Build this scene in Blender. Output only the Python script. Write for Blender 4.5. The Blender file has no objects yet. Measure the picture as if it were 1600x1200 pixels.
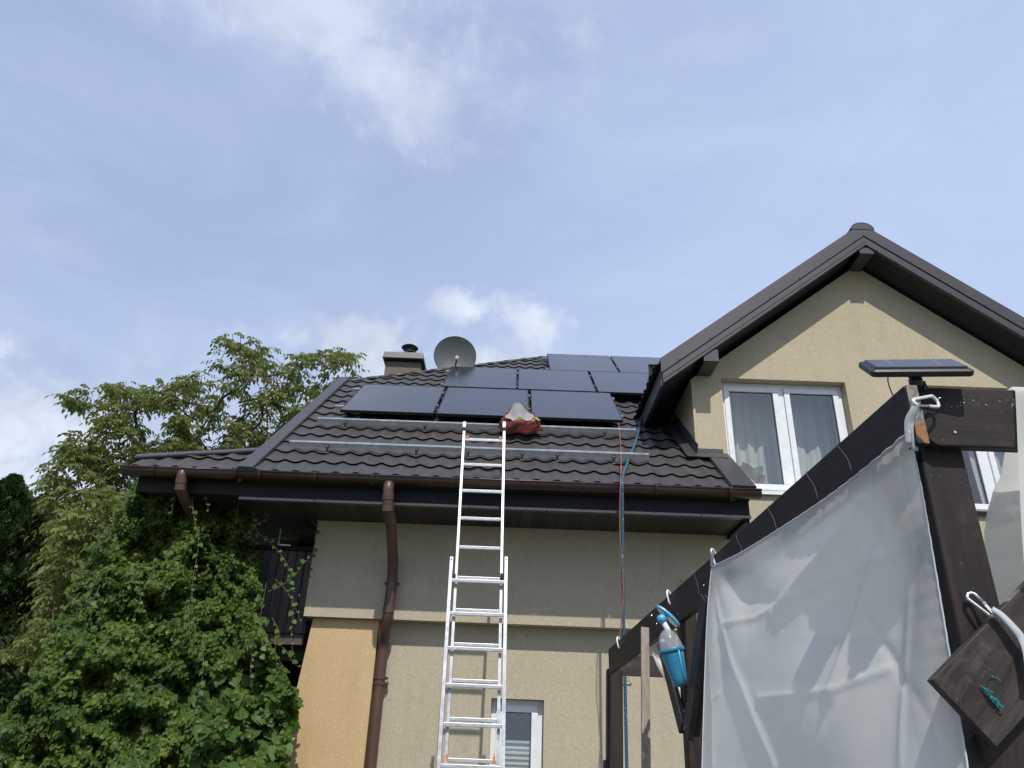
import bpy, bmesh, math, random
import numpy as np
from mathutils import Vector, Matrix, noise
random.seed(7); RNG = np.random.default_rng(11)
scn = bpy.context.scene
COL = scn.collection

# ------------------------------------------------------------------ camera
PITCH, ROLL, YAW, FPX = math.radians(26.03), math.radians(2.26), math.radians(-0.41), 1164.0
_f = Vector((math.sin(YAW)*math.cos(PITCH), math.cos(YAW)*math.cos(PITCH), math.sin(PITCH)))
_r = Vector((math.cos(YAW), -math.sin(YAW), 0)); _u = _r.cross(_f)
CR = _r*math.cos(ROLL)+_u*math.sin(ROLL); CU = -_r*math.sin(ROLL)+_u*math.cos(ROLL); CF = _f
EYE = Vector((0, 0, 1.6))
cam_d = bpy.data.cameras.new('camera'); cam = bpy.data.objects.new('camera', cam_d); COL.objects.link(cam)
cam.matrix_world = Matrix(((CR.x, CU.x, -CF.x, EYE.x), (CR.y, CU.y, -CF.y, EYE.y), (CR.z, CU.z, -CF.z, EYE.z), (0, 0, 0, 1)))
cam_d.sensor_width = 36; cam_d.lens = 36*FPX/1600; cam_d.clip_start = .05; cam_d.clip_end = 2000
scn.camera = cam
scn.view_settings.view_transform = 'Standard'; scn.view_settings.look = 'None'
scn.view_settings.exposure = 0.18; scn.view_settings.gamma = 1.0

# ------------------------------------------------------------------ measuring helpers (pixel of the photo + a known plane -> metres)
def ray(px, py): return CR*((px-800)/FPX) - CU*((py-600)/FPX) + CF
def hit(px, py, n, d):
    n = Vector(n); v = ray(px, py); return EYE + v*((d-n.dot(EYE))/n.dot(v))
def at(px, py, Y): return hit(px, py, (0, 1, 0), Y)
def onx(px, py, X): return hit(px, py, (1, 0, 0), X)

# ------------------------------------------------------------------ node helpers
class N:
    def __init__(s, nt): s.nt = nt; s.nt.nodes.clear()
    def n(s, t, **k):
        nd = s.nt.nodes.new(t)
        for a, b in k.items():
            if a.startswith('i_'): continue
            setattr(nd, a, b)
        return nd
    def l(s, a, b): s.nt.links.new(a, b)
    def val(s, sock, v):
        if isinstance(v, (int, float)): sock.default_value = v
        elif isinstance(v, (tuple, list)):
            sock.default_value = tuple(v) if len(v) == len(sock.default_value) else tuple(v)+(1,)
        else: s.l(v, sock)
    def math(s, op, a, b=None, c=None, clamp=False):
        m = s.n('ShaderNodeMath', operation=op); m.use_clamp = clamp
        s.val(m.inputs[0], a)
        if b is not None: s.val(m.inputs[1], b)
        if c is not None: s.val(m.inputs[2], c)
        return m.outputs[0]
    def vm(s, op, a, b=None, out=0):
        m = s.n('ShaderNodeVectorMath', operation=op); s.val(m.inputs[0], a)
        if b is not None: s.val(m.inputs[1], b)
        return m.outputs[out]
    def mix(s, f, a, b, blend='MIX'):
        m = s.n('ShaderNodeMix', data_type='RGBA', blend_type=blend)
        s.val(m.inputs[0], f); s.val(m.inputs[6], a); s.val(m.inputs[7], b); return m.outputs[2]
    def ss(s, x, a, b, lo=0., hi=1.):
        m = s.n('ShaderNodeMapRange', interpolation_type='SMOOTHSTEP'); s.val(m.inputs[0], x)
        m.inputs[1].default_value = a; m.inputs[2].default_value = b; m.inputs[3].default_value = lo; m.inputs[4].default_value = hi
        return m.outputs[0]
    def noise(s, vec, scale, detail=4, rough=.55, out=0, dist=0.):
        m = s.n('ShaderNodeTexNoise'); s.l(vec, m.inputs['Vector']); m.inputs['Scale'].default_value = scale
        m.inputs['Detail'].default_value = detail; m.inputs['Roughness'].default_value = rough; m.inputs['Distortion'].default_value = dist
        return m.outputs[out]
    def scale(s, vec, v):
        m = s.n('ShaderNodeMapping'); s.l(vec, m.inputs[0]); m.inputs['Scale'].default_value = v; return m.outputs[0]
    def bump(s, h, strength, dist=.01, nrm=None):
        b = s.n('ShaderNodeBump'); b.inputs['Strength'].default_value = strength; b.inputs['Distance'].default_value = dist
        s.l(h, b.inputs['Height'])
        if nrm: s.l(nrm, b.inputs['Normal'])
        return b.outputs[0]

# ------------------------------------------------------------------ world: blue sky with thin veil and soft cumulus
SUN = Vector((.115, -1, 1.27)).normalized()
world = bpy.data.worlds.new('World'); scn.world = world; world.use_nodes = True
w = N(world.node_tree)
sky = w.n('ShaderNodeTexSky', sky_type='NISHITA'); sky.sun_disc = False
sky.sun_elevation = math.asin(SUN.z); sky.sun_rotation = math.radians(174)
sky.air_density = 1.0; sky.dust_density = 1.0; sky.ozone_density = 1.5
SKY = .085
tc = w.n('ShaderNodeTexCoord'); D = tc.outputs['Generated']
skyc = w.vm('SCALE', sky.outputs[0]); skyc.node.inputs['Scale'].default_value = SKY
skyc = w.mix(.74, skyc, (.425, .52, .785))          # thin high veil that pales the blue
wn = w.noise(D, 1.7, 5, .55)
def blob(cx, cy, rx, ry):
    # angular blob: offset from a centre direction, stretched along the horizon
    c = ray(cx, cy).normalized()
    rt = Vector((0, 0, 1)).cross(c).normalized()*-1; upv = c.cross(rt).normalized()*-1
    a = w.math('DIVIDE', w.vm('DOT_PRODUCT', D, tuple(rt), 1), rx/FPX)
    b = w.vm('DOT_PRODUCT', D, tuple(upv), 1); b = w.math('DIVIDE', b, ry/FPX)
    fr = w.math('GREATER_THAN', w.vm('DOT_PRODUCT', D, tuple(c), 1), 0.)
    r = w.math('SQRT', w.math('ADD', w.math('MULTIPLY', a, a), w.math('MULTIPLY', b, b)))
    return w.math('MULTIPLY', w.math('SUBTRACT', 1., r), fr)
n1 = w.noise(D, 5.5, 8, .6, dist=.25); n2 = w.noise(D, 14., 7, .62, dist=.3); n3 = w.noise(w.scale(D, (1, 1, 2.2)), 2.6, 6, .6, dist=.5)
def cloud(bl, nz, amt, soft, lo=0.0):
    return w.ss(w.math('ADD', bl, w.math('MULTIPLY', w.math('SUBTRACT', nz, .5), amt)), lo, lo+soft)
def mx(*a):
    o = a[0]
    for b in a[1:]: o = w.math('MAXIMUM', o, b)
    return o
big = mx(cloud(blob(570, 35, 350, 160), n1, 3.2, .8), cloud(blob(680, 150, 75, 100), n1, 2.6, 1.2), w.math('MULTIPLY', cloud(blob(430, 0, 330, 60), n1, 2.2, 1.), .8))
cum = mx(cloud(blob(825, 515, 90, 70), n2, 3.4, 1.3), cloud(blob(715, 482, 60, 34), n2, 2.4, .9), cloud(blob(780, 570, 150, 34), n2, 2.2, .9), cloud(blob(20, 645, 220, 105), n2, 2.6, .9), cloud(blob(590, 565, 70, 50), n2, 2.2, .8),
         w.math('MULTIPLY', cloud(blob(560, 530, 150, 45), n2, 2., .9), .55))
low = mx(w.math('MULTIPLY', cloud(blob(300, 650, 820, 170), n1, 2.8, 1.5), .8), cloud(blob(590, 545, 190, 60), n2, 2.4, 1.0))
low = mx(low, w.math('MULTIPLY', cloud(blob(-300, 700, 600, 260), n1, 2., 1.), .8))
wisp = w.math('MULTIPLY', w.ss(n3, .38, .75), .30)
small = w.math('MULTIPLY', mx(cloud(blob(1110, 70, 110, 45), n1, 2.6, 1.6), cloud(blob(80, 380, 120, 50), n1, 2.4, 1.6)), .3)
# the thin streak also brightens the right half of the sky
horiz = w.n('ShaderNodeSeparateXYZ'); w.l(D, horiz.inputs[0])
pale = w.ss(w.math('ADD', w.math('MULTIPLY', horiz.outputs[0], .55), w.math('MULTIPLY', horiz.outputs[2], -.9)), -.8, -.15)
c = w.mix(w.math('MULTIPLY', pale, .6), skyc, (.53, .655, .88))
c = w.mix(wisp, c, (.60, .72, .92))
c = w.mix(small, c, (.64, .72, .86))
c = w.mix(w.math('MULTIPLY', low, .8), c, w.mix(w.ss(n2, .38, .62), (.45, .52, .67), (.62, .69, .82)))
shade = w.mix(w.ss(n1, .38, .6), (.50, .57, .70), (.72, .79, .90))
c = w.mix(w.math('MULTIPLY', big, .74), c, w.mix(w.ss(n2, .35, .62), (.56, .64, .76), (.66, .73, .84)))
c = w.mix(w.math('MULTIPLY', cum, .9), c, shade)
bg = w.n('ShaderNodeBackground'); w.l(c, bg.inputs[0]); bg.inputs[1].default_value = 1.0
wo = w.n('ShaderNodeOutputWorld'); w.l(bg.outputs[0], wo.inputs[0])

sd = bpy.data.lights.new('sun', 'SUN'); sd.energy = 3.3; sd.angle = math.radians(.55); sd.color = (1, .95, .87)
so = bpy.data.objects.new('sun', sd); COL.objects.link(so); so.rotation_euler = SUN.to_track_quat('Z', 'Y').to_euler(); so.location = (2, -6, 12)

# ------------------------------------------------------------------ materials
MATS = {}
def mat(name): 
    m = bpy.data.materials.new(name); m.use_nodes = True; MATS[name] = m; return m, N(m.node_tree)
def out(g, sh): o = g.n('ShaderNodeOutputMaterial'); g.l(sh, o.inputs[0])
def pbsdf(g, col, rough=.6, metal=0., spec=.5, nrm=None, **k):
    p = g.n('ShaderNodeBsdfPrincipled'); g.val(p.inputs['Base Color'], col); g.val(p.inputs['Roughness'], rough)
    g.val(p.inputs['Metallic'], metal); g.val(p.inputs['Specular IOR Level'], spec)
    if nrm: g.l(nrm, p.inputs['Normal'])
    for a, b in k.items(): g.val(p.inputs[a.replace('_', ' ')], b)
    return p.outputs[0]
def objco(g): return g.n('ShaderNodeTexCoord').outputs['Object']

def stucco(name, base, dark, grain=260, amp=.5, blotch=.5, sp=.45):
    m, g = mat(name); P = objco(g)
    big = g.noise(P, 1.3, 5, .6); mid = g.noise(P, 9, 5, .6); fine = g.noise(P, grain, 3, .7); med = g.noise(P, 48, 3, .6)
    streak = g.noise(g.scale(P, (5, 5, .5)), 1.5, 5, .6)
    f = g.math('ADD', g.math('MULTIPLY', g.ss(big, .35, .7), .5), g.math('MULTIPLY', g.ss(mid, .4, .7), .3))
    f = g.math('ADD', f, g.math('MULTIPLY', g.ss(streak, .45, .75), .35))
    c = g.mix(g.math('MULTIPLY', f, blotch), base, dark)
    c = g.mix(g.ss(fine, .3, .7, .0, .28), c, tuple(x*.62 for x in base))
    sp_ = g.noise(P, 52, 3, .7); c = g.mix(g.ss(med, .55, .70, 0, .5), c, tuple(min(1, x*1.35) for x in base)); c = g.mix(g.ss(sp_, .52, .68, 0, sp), c, tuple(x*.62 for x in base)); c = g.mix(g.ss(g.noise(g.scale(P, (2.2, 2.2, .35)), 2.2, 6, .65), .52, .75, 0, .3), c, tuple(x*.66 for x in base)); c = g.mix(g.ss(g.noise(P, 22, 4, .65), .5, .75, 0, .22), c, tuple(x*.75 for x in base))
    h = g.math('ADD', g.math('MULTIPLY', fine, .7), g.math('MULTIPLY', med, .6))
    out(g, pbsdf(g, c, .92, spec=.2, nrm=g.bump(h, amp, .004))); return m
stucco('stucco_beige', (.475, .42, .31), (.38, .33, .24))
stucco('stucco_gable', (.51, .44, .315), (.41, .35, .25), blotch=.7)
stucco('stucco_orange', (.58, .42, .23), (.49, .345, .18), amp=.35, sp=.2)
stucco('stucco_chimney', (.20, .165, .135), (.12, .10, .085), grain=120, amp=.8)

def metal_paint(name, base, rough=.45, spec=.5, dirt=.35):
    m, g = mat(name); P = objco(g)
    n_ = g.noise(P, 3.5, 6, .65); s_ = g.noise(P, 60, 3, .6); st = g.noise(g.scale(P, (6, 1, 1)), 2.5, 4, .6)
    sp = g.noise(P, 130, 2, .5)
    c = g.mix(g.math('MULTIPLY', g.ss(n_, .35, .75), dirt), base, tuple(x*1.45+.012 for x in base))
    c = g.mix(g.math('MULTIPLY', g.ss(st, .5, .8), dirt*.8), c, tuple(x*.65 for x in base))
    c = g.mix(g.ss(sp, .72, .78, 0, .45), c, tuple(x*2.2+.03 for x in base))
    r = g.math('ADD', g.math('MULTIPLY', s_, .18), rough-.09)
    out(g, pbsdf(g, c, r, spec=spec, nrm=g.bump(s_, .08, .002))); return m
metal_paint('tile_graphite', (.053, .049, .048), .52, .42, .5)
metal_paint('trim_graphite', (.048, .046, .050), .42, .5, .2)
metal_paint('fascia_dark', (.010, .009, .0100), .6, .25, .2)
metal_paint('drip_edge', (.040, .041, .046), .4, .6, .2)
metal_paint('gutter_brown', (.034, .018, .014), .35, .55, .3)
metal_paint('pipe_brown', (.085, .045, .036), .42, .5, .3)
metal_paint('cap_metal', (.09, .095, .10), .45, .5, .3)
metal_paint('black_metal', (.012, .012, .013), .5, .4, .2)
metal_paint('dish_grey', (.085, .095, .098), .5, .4, .15)

def boards(name, base, period, axis, groove=.6, rough=.6):
    m, g = mat(name); P = objco(g)
    sx = g.n('ShaderNodeSeparateXYZ'); g.l(P, sx.inputs[0]); a = sx.outputs[axis]
    ph = g.math('FRACT', g.math('DIVIDE', a, period)); idx = g.math('FLOOR', g.math('DIVIDE', a, period))
    e = g.math('ABSOLUTE', g.math('SUBTRACT', ph, .5)); gr = g.ss(e, .44, .49)
    wn_ = g.n('ShaderNodeTexWhiteNoise', noise_dimensions='1D'); g.l(idx, wn_.inputs['W'])
    sc = [40, 40, 40]; sc[(axis+1) % 3] = 3; 
    grain = g.noise(g.scale(P, tuple(sc)), 1., 5, .65)
    c = g.mix(wn_.outputs[0], tuple(x*.75 for x in base), tuple(x*1.3 for x in base))
    c = g.mix(g.ss(grain, .4, .7, 0, .5), c, tuple(x*.5 for x in base))
    c = g.mix(g.math('MULTIPLY', gr, groove), c, (.002, .002, .002))
    h = g.math('SUBTRACT', g.math('MULTIPLY', grain, .2), gr)
    out(g, pbsdf(g, c, rough, spec=.4, nrm=g.bump(h, .6, .006))); return m
boards('soffit_boards', (.040, .035, .034), .12, 0, .85)
boards('soffit_sheet', (.030, .030, .036), .16, 1)
boards('balcony_boards', (.095, .074, .068), .095, 0, .9)

def wood(name, base, light, axis, scale=1., rough=.62, knots=0., worn=.35, rot=0.):
    m, g = mat(name); P = objco(g)
    if rot:
        mp = g.n('ShaderNodeMapping'); g.l(P, mp.inputs[0]); mp.inputs['Rotation'].default_value = (0, rot, 0); P = mp.outputs[0]
    sc = [22., 22., 22.]; sc[axis] = 1.6
    warp = g.noise(P, 3., 3, .5, out=1)
    Q = g.vm('ADD', g.scale(P, tuple(x*scale for x in sc)), g.vm('MULTIPLY', warp, (1.6, 1.6, 1.6)))
    n_ = g.noise(Q, 1., 6, .65, dist=.6)
    sc2 = [150.]*3; sc2[axis] = 5
    if knots:
        vo = g.n('ShaderNodeTexVoronoi'); vsc = [9.]*3; vsc[axis] = 5.; g.l(g.scale(P, tuple(vsc)), vo.inputs['Vector']); vo.inputs['Scale'].default_value = 1.; vo.inputs['Randomness'].default_value = 1.
        kd = vo.outputs['Distance']; ring = g.math('SINE', g.math('MULTIPLY', kd, 60.)); Q = g.vm('ADD', Q, g.vm('SCALE', g.vm('SUBTRACT', g.scale(P, tuple(vsc)), vo.outputs['Position']))) if False else Q
    fib = g.noise(g.scale(P, tuple(sc2)), 1., 3, .6)
    c = g.mix(g.ss(n_, .35, .68), base, light)
    c = g.mix(g.ss(fib, .5, .75, 0, .6), c, tuple(x*.45 for x in base))
    if knots:
        c = g.mix(g.math('MULTIPLY', g.ss(kd, .10, .34, 1., 0.), g.ss(ring, -.2, .8, .2, 1.)), c, tuple(x*.3 for x in base)); c = g.mix(g.ss(kd, .02, .09, .8, 0.), c, (.004, .003, .003))
    sp = g.noise(P, 75, 3, .6)
    c = g.mix(g.ss(sp, .68, .74, 0, worn), c, (.22, .19, .17))
    bl = g.noise(P, 7, 5, .7)
    c = g.mix(g.ss(bl, .55, .75, 0, worn*.9), c, tuple(x*2.+.012 for x in light))
    h = g.math('ADD', g.math('MULTIPLY', n_, .6), g.math('MULTIPLY', fib, .5))
    out(g, pbsdf(g, c, g.ss(n_, .3, .7, rough-.12, rough+.12), spec=.35, nrm=g.bump(h, .35, .003))); return m
for ax, nm in enumerate('xyz'):
    wood('stain_wood_'+nm, (.016, .011, .010), (.034, .023, .020), ax)
wood('brace_wood', (.026, .020, .018), (.055, .044, .040), 0, worn=.6)
wood('brace_wood_diag', (.024, .018, .016), (.062, .050, .045), 0, worn=.75, rot=math.radians(46), knots=1.)
wood('grey_lath', (.22, .17, .13), (.34, .29, .24), 2, worn=.1)
wood('end_grain', (.15, .13, .11), (.30, .27, .24), 1, 2.2, .85, worn=.3)
wood('end_orange', (.24, .11, .045), (.36, .20, .10), 1, 2.2, .85, worn=.2)

def plain(name, col, rough=.5, metal=0., spec=.5, var=.15, nscale=8., **k):
    m, g = mat(name); P = objco(g); n_ = g.noise(P, nscale, 4, .6)
    c = g.mix(g.ss(n_, .35, .7, 0, 1.), tuple(x*(1-var) for x in col), tuple(min(1, x*(1+var)) for x in col))
    out(g, pbsdf(g, c, g.ss(n_, .3, .7, max(.03, rough-.07), rough+.07), metal, spec, **k)); return m
plain('pvc_white', (.74, .76, .78), .35, var=.04)
plain('alu', (.47, .48, .50), .42, .7, var=.12, nscale=14)
plain('alu_rail', (.62, .64, .65), .42, .7, var=.1, nscale=11)
plain('rung_alu', (.52, .53, .545), .45, .5, var=.1, nscale=20)
plain('steel', (.62, .62, .62), .28, 1., var=.15, nscale=40)
plain('clip_white', (.80, .80, .80), .35, .1, var=.06)
plain('black_plastic', (.018, .019, .023), .38, spec=.5)
plain('orange_plastic', (.75, .20, .04), .5)
plain('rope_red', (.34, .10, .085), .8)
plain('cable', (.02, .015, .02), .5)
plain('wire', (.09, .08, .085), .5)
plain('blue_plastic', (.035, .24, .42), .32, var=.06)
plain('light_blue', (.10, .40, .68), .35, var=.05)
plain('white_plastic', (.70, .73, .74), .4, var=.05)
plain('vent_plastic', (.58, .52, .36), .5)
plain('interior', (.32, .31, .29), .9)
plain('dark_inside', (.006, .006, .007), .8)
plain('bark', (.10, .085, .07), .9, var=.4, nscale=30)
plain('vine_stem', (.13, .095, .06), .85, var=.3, nscale=40)
plain('twine', (.03, .30, .32), .8, var=.4, nscale=200)
plain('plant_pink', (.22, .13, .13), .6, var=.4)
plain('plant_green', (.16, .22, .08), .6, var=.4)
plain('blind', (.50, .53, .55), .7, var=.05)
plain('glove_yellow', (.42, .31, .10), .7)
plain('yellow_line', (.55, .50, .36), .4)
plain('lnb', (.45, .45, .44), .5)

m, g = mat('rope_blue'); P = objco(g)
wv = g.n('ShaderNodeTexWave', wave_type='BANDS', bands_direction='DIAGONAL'); g.l(P, wv.inputs[0]); wv.inputs['Scale'].default_value = 28; wv.inputs['Distortion'].default_value = .6
c = g.mix(g.ss(wv.outputs[1], .35, .65), (.012, .055, .10), (.03, .125, .20)); c = g.mix(g.ss(g.noise(P, 60, 2), .64, .68), c, (.45, .5, .52))
out(g, pbsdf(g, c, .75, nrm=g.bump(wv.outputs[1], .6, .003)))

m, g = mat('pv_glass'); P = objco(g)
sx = g.n('ShaderNodeSeparateXYZ'); g.l(P, sx.inputs[0])
def gridl(a, per, w_): 
    ph = g.math('FRACT', g.math('DIVIDE', a, per)); return g.ss(g.math('ABSOLUTE', g.math('SUBTRACT', ph, .5)), .5-w_, .5-w_*.4)
ln = g.math('MAXIMUM', gridl(sx.outputs[0], .1745, .012), gridl(sx.outputs[1], .0885, .02))
dn = g.noise(P, 2.2, 5, .6)
c = g.mix(ln, (.006, .007, .011), (.011, .012, .017)); c = g.mix(g.ss(dn, .4, .75, 0, .35), c, (.028, .028, .030))
out(g, pbsdf(g, c, g.ss(dn, .3, .7, .17, .25), spec=.6, Coat_Weight=.32, Coat_Roughness=.14, Coat_IOR=1.5))
m, g = mat('pv_small'); P = objco(g); out(g, pbsdf(g, (.012, .013, .02), .16, spec=.5))

m, g = mat('glass'); geo = g.n('ShaderNodeNewGeometry'); cosn = g.math('ABSOLUTE', g.vm('DOT_PRODUCT', geo.outputs['Incoming'], geo.outputs['Normal'], 1)); fres = g.math('ADD', g.math('MULTIPLY', g.math('POWER', g.math('SUBTRACT', 1., cosn), 4.), .9), .19, clamp=True)
tr = g.n('ShaderNodeBsdfTransparent'); tr.inputs[0].default_value = (.86, .89, .89, 1); gl = g.n('ShaderNodeBsdfGlossy'); gl.inputs['Roughness'].default_value = .01
P = objco(g); g.l(g.bump(g.noise(P, 2.2, 2, .5), .06, .02), gl.inputs['Normal'])
mxs = g.n('ShaderNodeMixShader'); g.l(fres, mxs.inputs[0]); g.l(tr.outputs[0], mxs.inputs[1]); g.l(gl.outputs[0], mxs.inputs[2]); out(g, mxs.outputs[0])
m, g = mat('clear_plastic'); tr = g.n('ShaderNodeBsdfTransparent'); tr.inputs[0].default_value = (.8, .84, .85, 1)
p_ = pbsdf(g, (.55, .6, .62), .15); mxs = g.n('ShaderNodeMixShader'); mxs.inputs[0].default_value = .38; g.l(tr.outputs[0], mxs.inputs[1]); g.l(p_, mxs.inputs[2]); out(g, mxs.outputs[0])

def fabric(name, col, trans=.4, clear=0., rough=.6, nscale=90, b=.15):
    m, g = mat(name); P = objco(g); n_ = g.noise(P, nscale, 3, .6); big = g.noise(P, 3., 4, .6)
    c = g.mix(g.ss(big, .35, .7), tuple(x*.9 for x in col), col)
    bp = g.bump(n_, b, .002)
    a = pbsdf(g, c, rough, spec=.2, nrm=bp)
    t = g.n('ShaderNodeBsdfTranslucent'); g.val(t.inputs[0], c); g.l(bp, t.inputs[1])
    s = g.n('ShaderNodeMixShader'); s.inputs[0].default_value = trans; g.l(a, s.inputs[1]); g.l(t.outputs[0], s.inputs[2]); o = s.outputs[0]
    if clear > 0:
        tr = g.n('ShaderNodeBsdfTransparent'); s2 = g.n('ShaderNodeMixShader'); s2.inputs[0].default_value = clear; g.l(o, s2.inputs[1]); g.l(tr.outputs[0], s2.inputs[2]); o = s2.outputs[0]
    out(g, o); return m
fabric('curtain', (.82, .84, .80), .3)
fabric('tarp', (.90, .895, .83), .46, .05, .5, 140, .05)
fabric('tarp_hem', (.70, .74, .77), .2, .0, .5)
fabric('strap', (.56, .59, .60), .1, 0, .7, 400, .5)
fabric('bag_red', (.19, .045, .04), .12, 0, .28)
fabric('bag_inner', (.55, .55, .55), .2, 0, .4)

def leafmat(name, a, b, c3, trans=.35, rough=.5):
    m, g = mat(name)
    at_ = g.n('ShaderNodeAttribute', attribute_name='tint'); t = at_.outputs['Fac']
    r = g.n('ShaderNodeValToRGB'); g.l(t, r.inputs[0]); e = r.color_ramp.elements
    e[0].position = 0; e[0].color = (*a, 1); e[1].position = 1; e[1].color = (*c3, 1); x = e.new(.55); x.color = (*b, 1)
    pr = pbsdf(g, r.outputs[0], rough, spec=.25)
    tl = g.n('ShaderNodeBsdfTranslucent'); g.l(g.mix(.5, r.outputs[0], (c3[0]*1.2, c3[1]*1.25, c3[2]*.6)), tl.inputs[0])
    s = g.n('ShaderNodeMixShader'); s.inputs[0].default_value = trans; g.l(pr, s.inputs[1]); g.l(tl.outputs[0], s.inputs[2]); out(g, s.outputs[0]); return m
leafmat('walnut_leaf', (.100, .130, .042), (.160, .195, .062), (.25, .275, .09), .42)
leafmat('vine_leaf', (.042, .078, .014), (.082, .142, .024), (.17, .225, .040))
leafmat('grape_leaf', (.055, .115, .024), (.085, .155, .032), (.13, .20, .045))
leafmat('thuja_leaf', (.016, .036, .012), (.028, .060, .018), (.06, .09, .028), .15)
m, g = mat('grass'); P = objco(g); n_ = g.noise(P, 2, 6, .7); out(g, pbsdf(g, g.mix(g.ss(n_, .3, .7), (.07, .09, .04), (.13, .14, .07)), .9, nrm=g.bump(g.noise(P, 30, 5), .8, .03)))

# ------------------------------------------------------------------ mesh helpers
def props(o, label=None, cat=None, group=None, kind=None):
    if label: o['label'] = label
    if cat: o['category'] = cat
    if group: o['group'] = group
    if kind: o['kind'] = kind
    return o
def thing(name, label, cat, loc=(0, 0, 0), group=None):
    o = bpy.data.objects.new(name, None); COL.objects.link(o); o.location = loc; o.empty_display_size = .2
    return props(o, label, cat, group)
def wloc(p):
    v = Vector(p.location); q = p.parent
    while q: v += q.location; q = q.parent
    return v
class MB:
    """collects shapes (world coordinates) and links them as ONE mesh object"""
    def __init__(s): s.v = []; s.f = []; s.mi = []; s.cur = 0
    def add(s, vs, fs):
        b = len(s.v); s.v += [tuple(x) for x in vs]; s.f += [tuple(b+i for i in f) for f in fs]; s.mi += [s.cur]*len(fs)
    def box(s, x0, x1, y0, y1, z0, z1):
        x0, x1 = sorted((x0, x1)); y0, y1 = sorted((y0, y1)); z0, z1 = sorted((z0, z1))
        s.add([(x, y, z) for z in (z0, z1) for y in (y0, y1) for x in (x0, x1)],
              [(0, 2, 3, 1), (4, 5, 7, 6), (0, 1, 5, 4), (2, 6, 7, 3), (0, 4, 6, 2), (1, 3, 7, 5)])
    def obox(s, p0, p1, wdt, hgt, up=(0, 0, 1), off=0.):
        p0, p1 = Vector(p0), Vector(p1); d = (p1-p0).normalized(); side = d.cross(Vector(up)).normalized(); u = side.cross(d).normalized()
        vs = []
        for p in (p0, p1):
            for a, b in ((-1, -1), (1, -1), (1, 1), (-1, 1)): vs.append(p+side*(a*wdt/2)+u*(b*hgt/2+off))
        s.add(vs, [(3, 2, 1, 0), (4, 5, 6, 7), (0, 1, 5, 4), (1, 2, 6, 5), (2, 3, 7, 6), (3, 0, 4, 7)])
    def prism(s, pts, vec):
        pts = [Vector(p) for p in pts]; vec = Vector(vec); n = len(pts)
        nrm = sum(((pts[i]-pts[0]).cross(pts[i+1]-pts[0]) for i in range(1, n-1)), Vector())
        if nrm.dot(vec) > 0: pts = pts[::-1]
        s.add(pts+[p+vec for p in pts], [tuple(range(n)), tuple(range(2*n-1, n-1, -1))]+[(i, i+n, (i+1) % n+n, (i+1) % n) for i in range(n)])
    def tube(s, path, r, seg=8, cap=True, rs=None, flat=1.):
        path = [Vector(p) for p in path]; n = len(path); rs = rs or [r]*n; prev = None; vs = []
        for i, p in enumerate(path):
            d = (path[min(i+1, n-1)]-path[max(i-1, 0)]).normalized()
            if prev is None:
                a = Vector((0, 0, 1)) if abs(d.z) < .9 else Vector((1, 0, 0)); x = d.cross(a).normalized()
            else: x = (prev-d*prev.dot(d)).normalized()
            y = d.cross(x); prev = x
            for k in range(seg):
                t = 2*math.pi*k/seg; vs.append(p+x*(math.cos(t)*rs[i])+y*(math.sin(t)*rs[i]*flat))
        fs = [(i*seg+k, i*seg+(k+1) % seg, (i+1)*seg+(k+1) % seg, (i+1)*seg+k) for i in range(n-1) for k in range(seg)]
        if cap: fs += [tuple(range(seg))[::-1], tuple(range((n-1)*seg, n*seg))]
        s.add(vs, fs)
    def lathe(s, c, axis, prof, seg=24, capa=False, capb=False):
        c = Vector(c); ax = Vector(axis).normalized(); a = Vector((0, 0, 1)) if abs(ax.z) < .9 else Vector((1, 0, 0)); x = ax.cross(a).normalized(); y = ax.cross(x)
        vs = [c+ax*h+(x*math.cos(2*math.pi*k/seg)+y*math.sin(2*math.pi*k/seg))*r for (r, h) in prof for k in range(seg)]
        n = len(prof); fs = [(i*seg+k, i*seg+(k+1) % seg, (i+1)*seg+(k+1) % seg, (i+1)*seg+k) for i in range(n-1) for k in range(seg)]
        if capa: fs.append(tuple(range(seg))[::-1])
        if capb: fs.append(tuple(range((n-1)*seg, n*seg)))
        s.add(vs, fs)
    def grid(s, P, closed=False):
        h = len(P); wd = len(P[0]); s.add([p for row in P for p in row],
            [(j*wd+i, j*wd+(i+1) % wd, (j+1)*wd+(i+1) % wd, (j+1)*wd+i) for j in range(h-1) for i in range(wd if closed else wd-1)])
    def build(s, name, mats, parent=None, bevel=0., smooth=False, solid=0., label=None, seg=2):
        me = bpy.data.meshes.new(name); o = bpy.data.objects.new(name, me); COL.objects.link(o)
        org = wloc(parent) if parent else Vector((0, 0, 0))
        if parent: o.parent = parent
        V = np.array(s.v)
        if parent is None: 
            org = Vector(((V[:, 0].min()+V[:, 0].max())/2, (V[:, 1].min()+V[:, 1].max())/2, V[:, 2].min())); o.location = org
        me.from_pydata([tuple(x) for x in (V-np.array(org))], [], s.f)
        mats = [mats] if isinstance(mats, str) else mats
        for q in mats: me.materials.append(MATS[q])
        if len(mats) > 1: me.polygons.foreach_set('material_index', s.mi)
        if smooth: me.polygons.foreach_set('use_smooth', [True]*len(me.polygons))
        me.update()
        if solid: md = o.modifiers.new('t', 'SOLIDIFY'); md.thickness = solid; md.offset = 0
        if bevel: md = o.modifiers.new('b', 'BEVEL'); md.width = bevel; md.segments = seg; md.limit_method = 'ANGLE'; md.angle_limit = math.radians(40)
        if label: o['label'] = label
        return o

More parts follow.
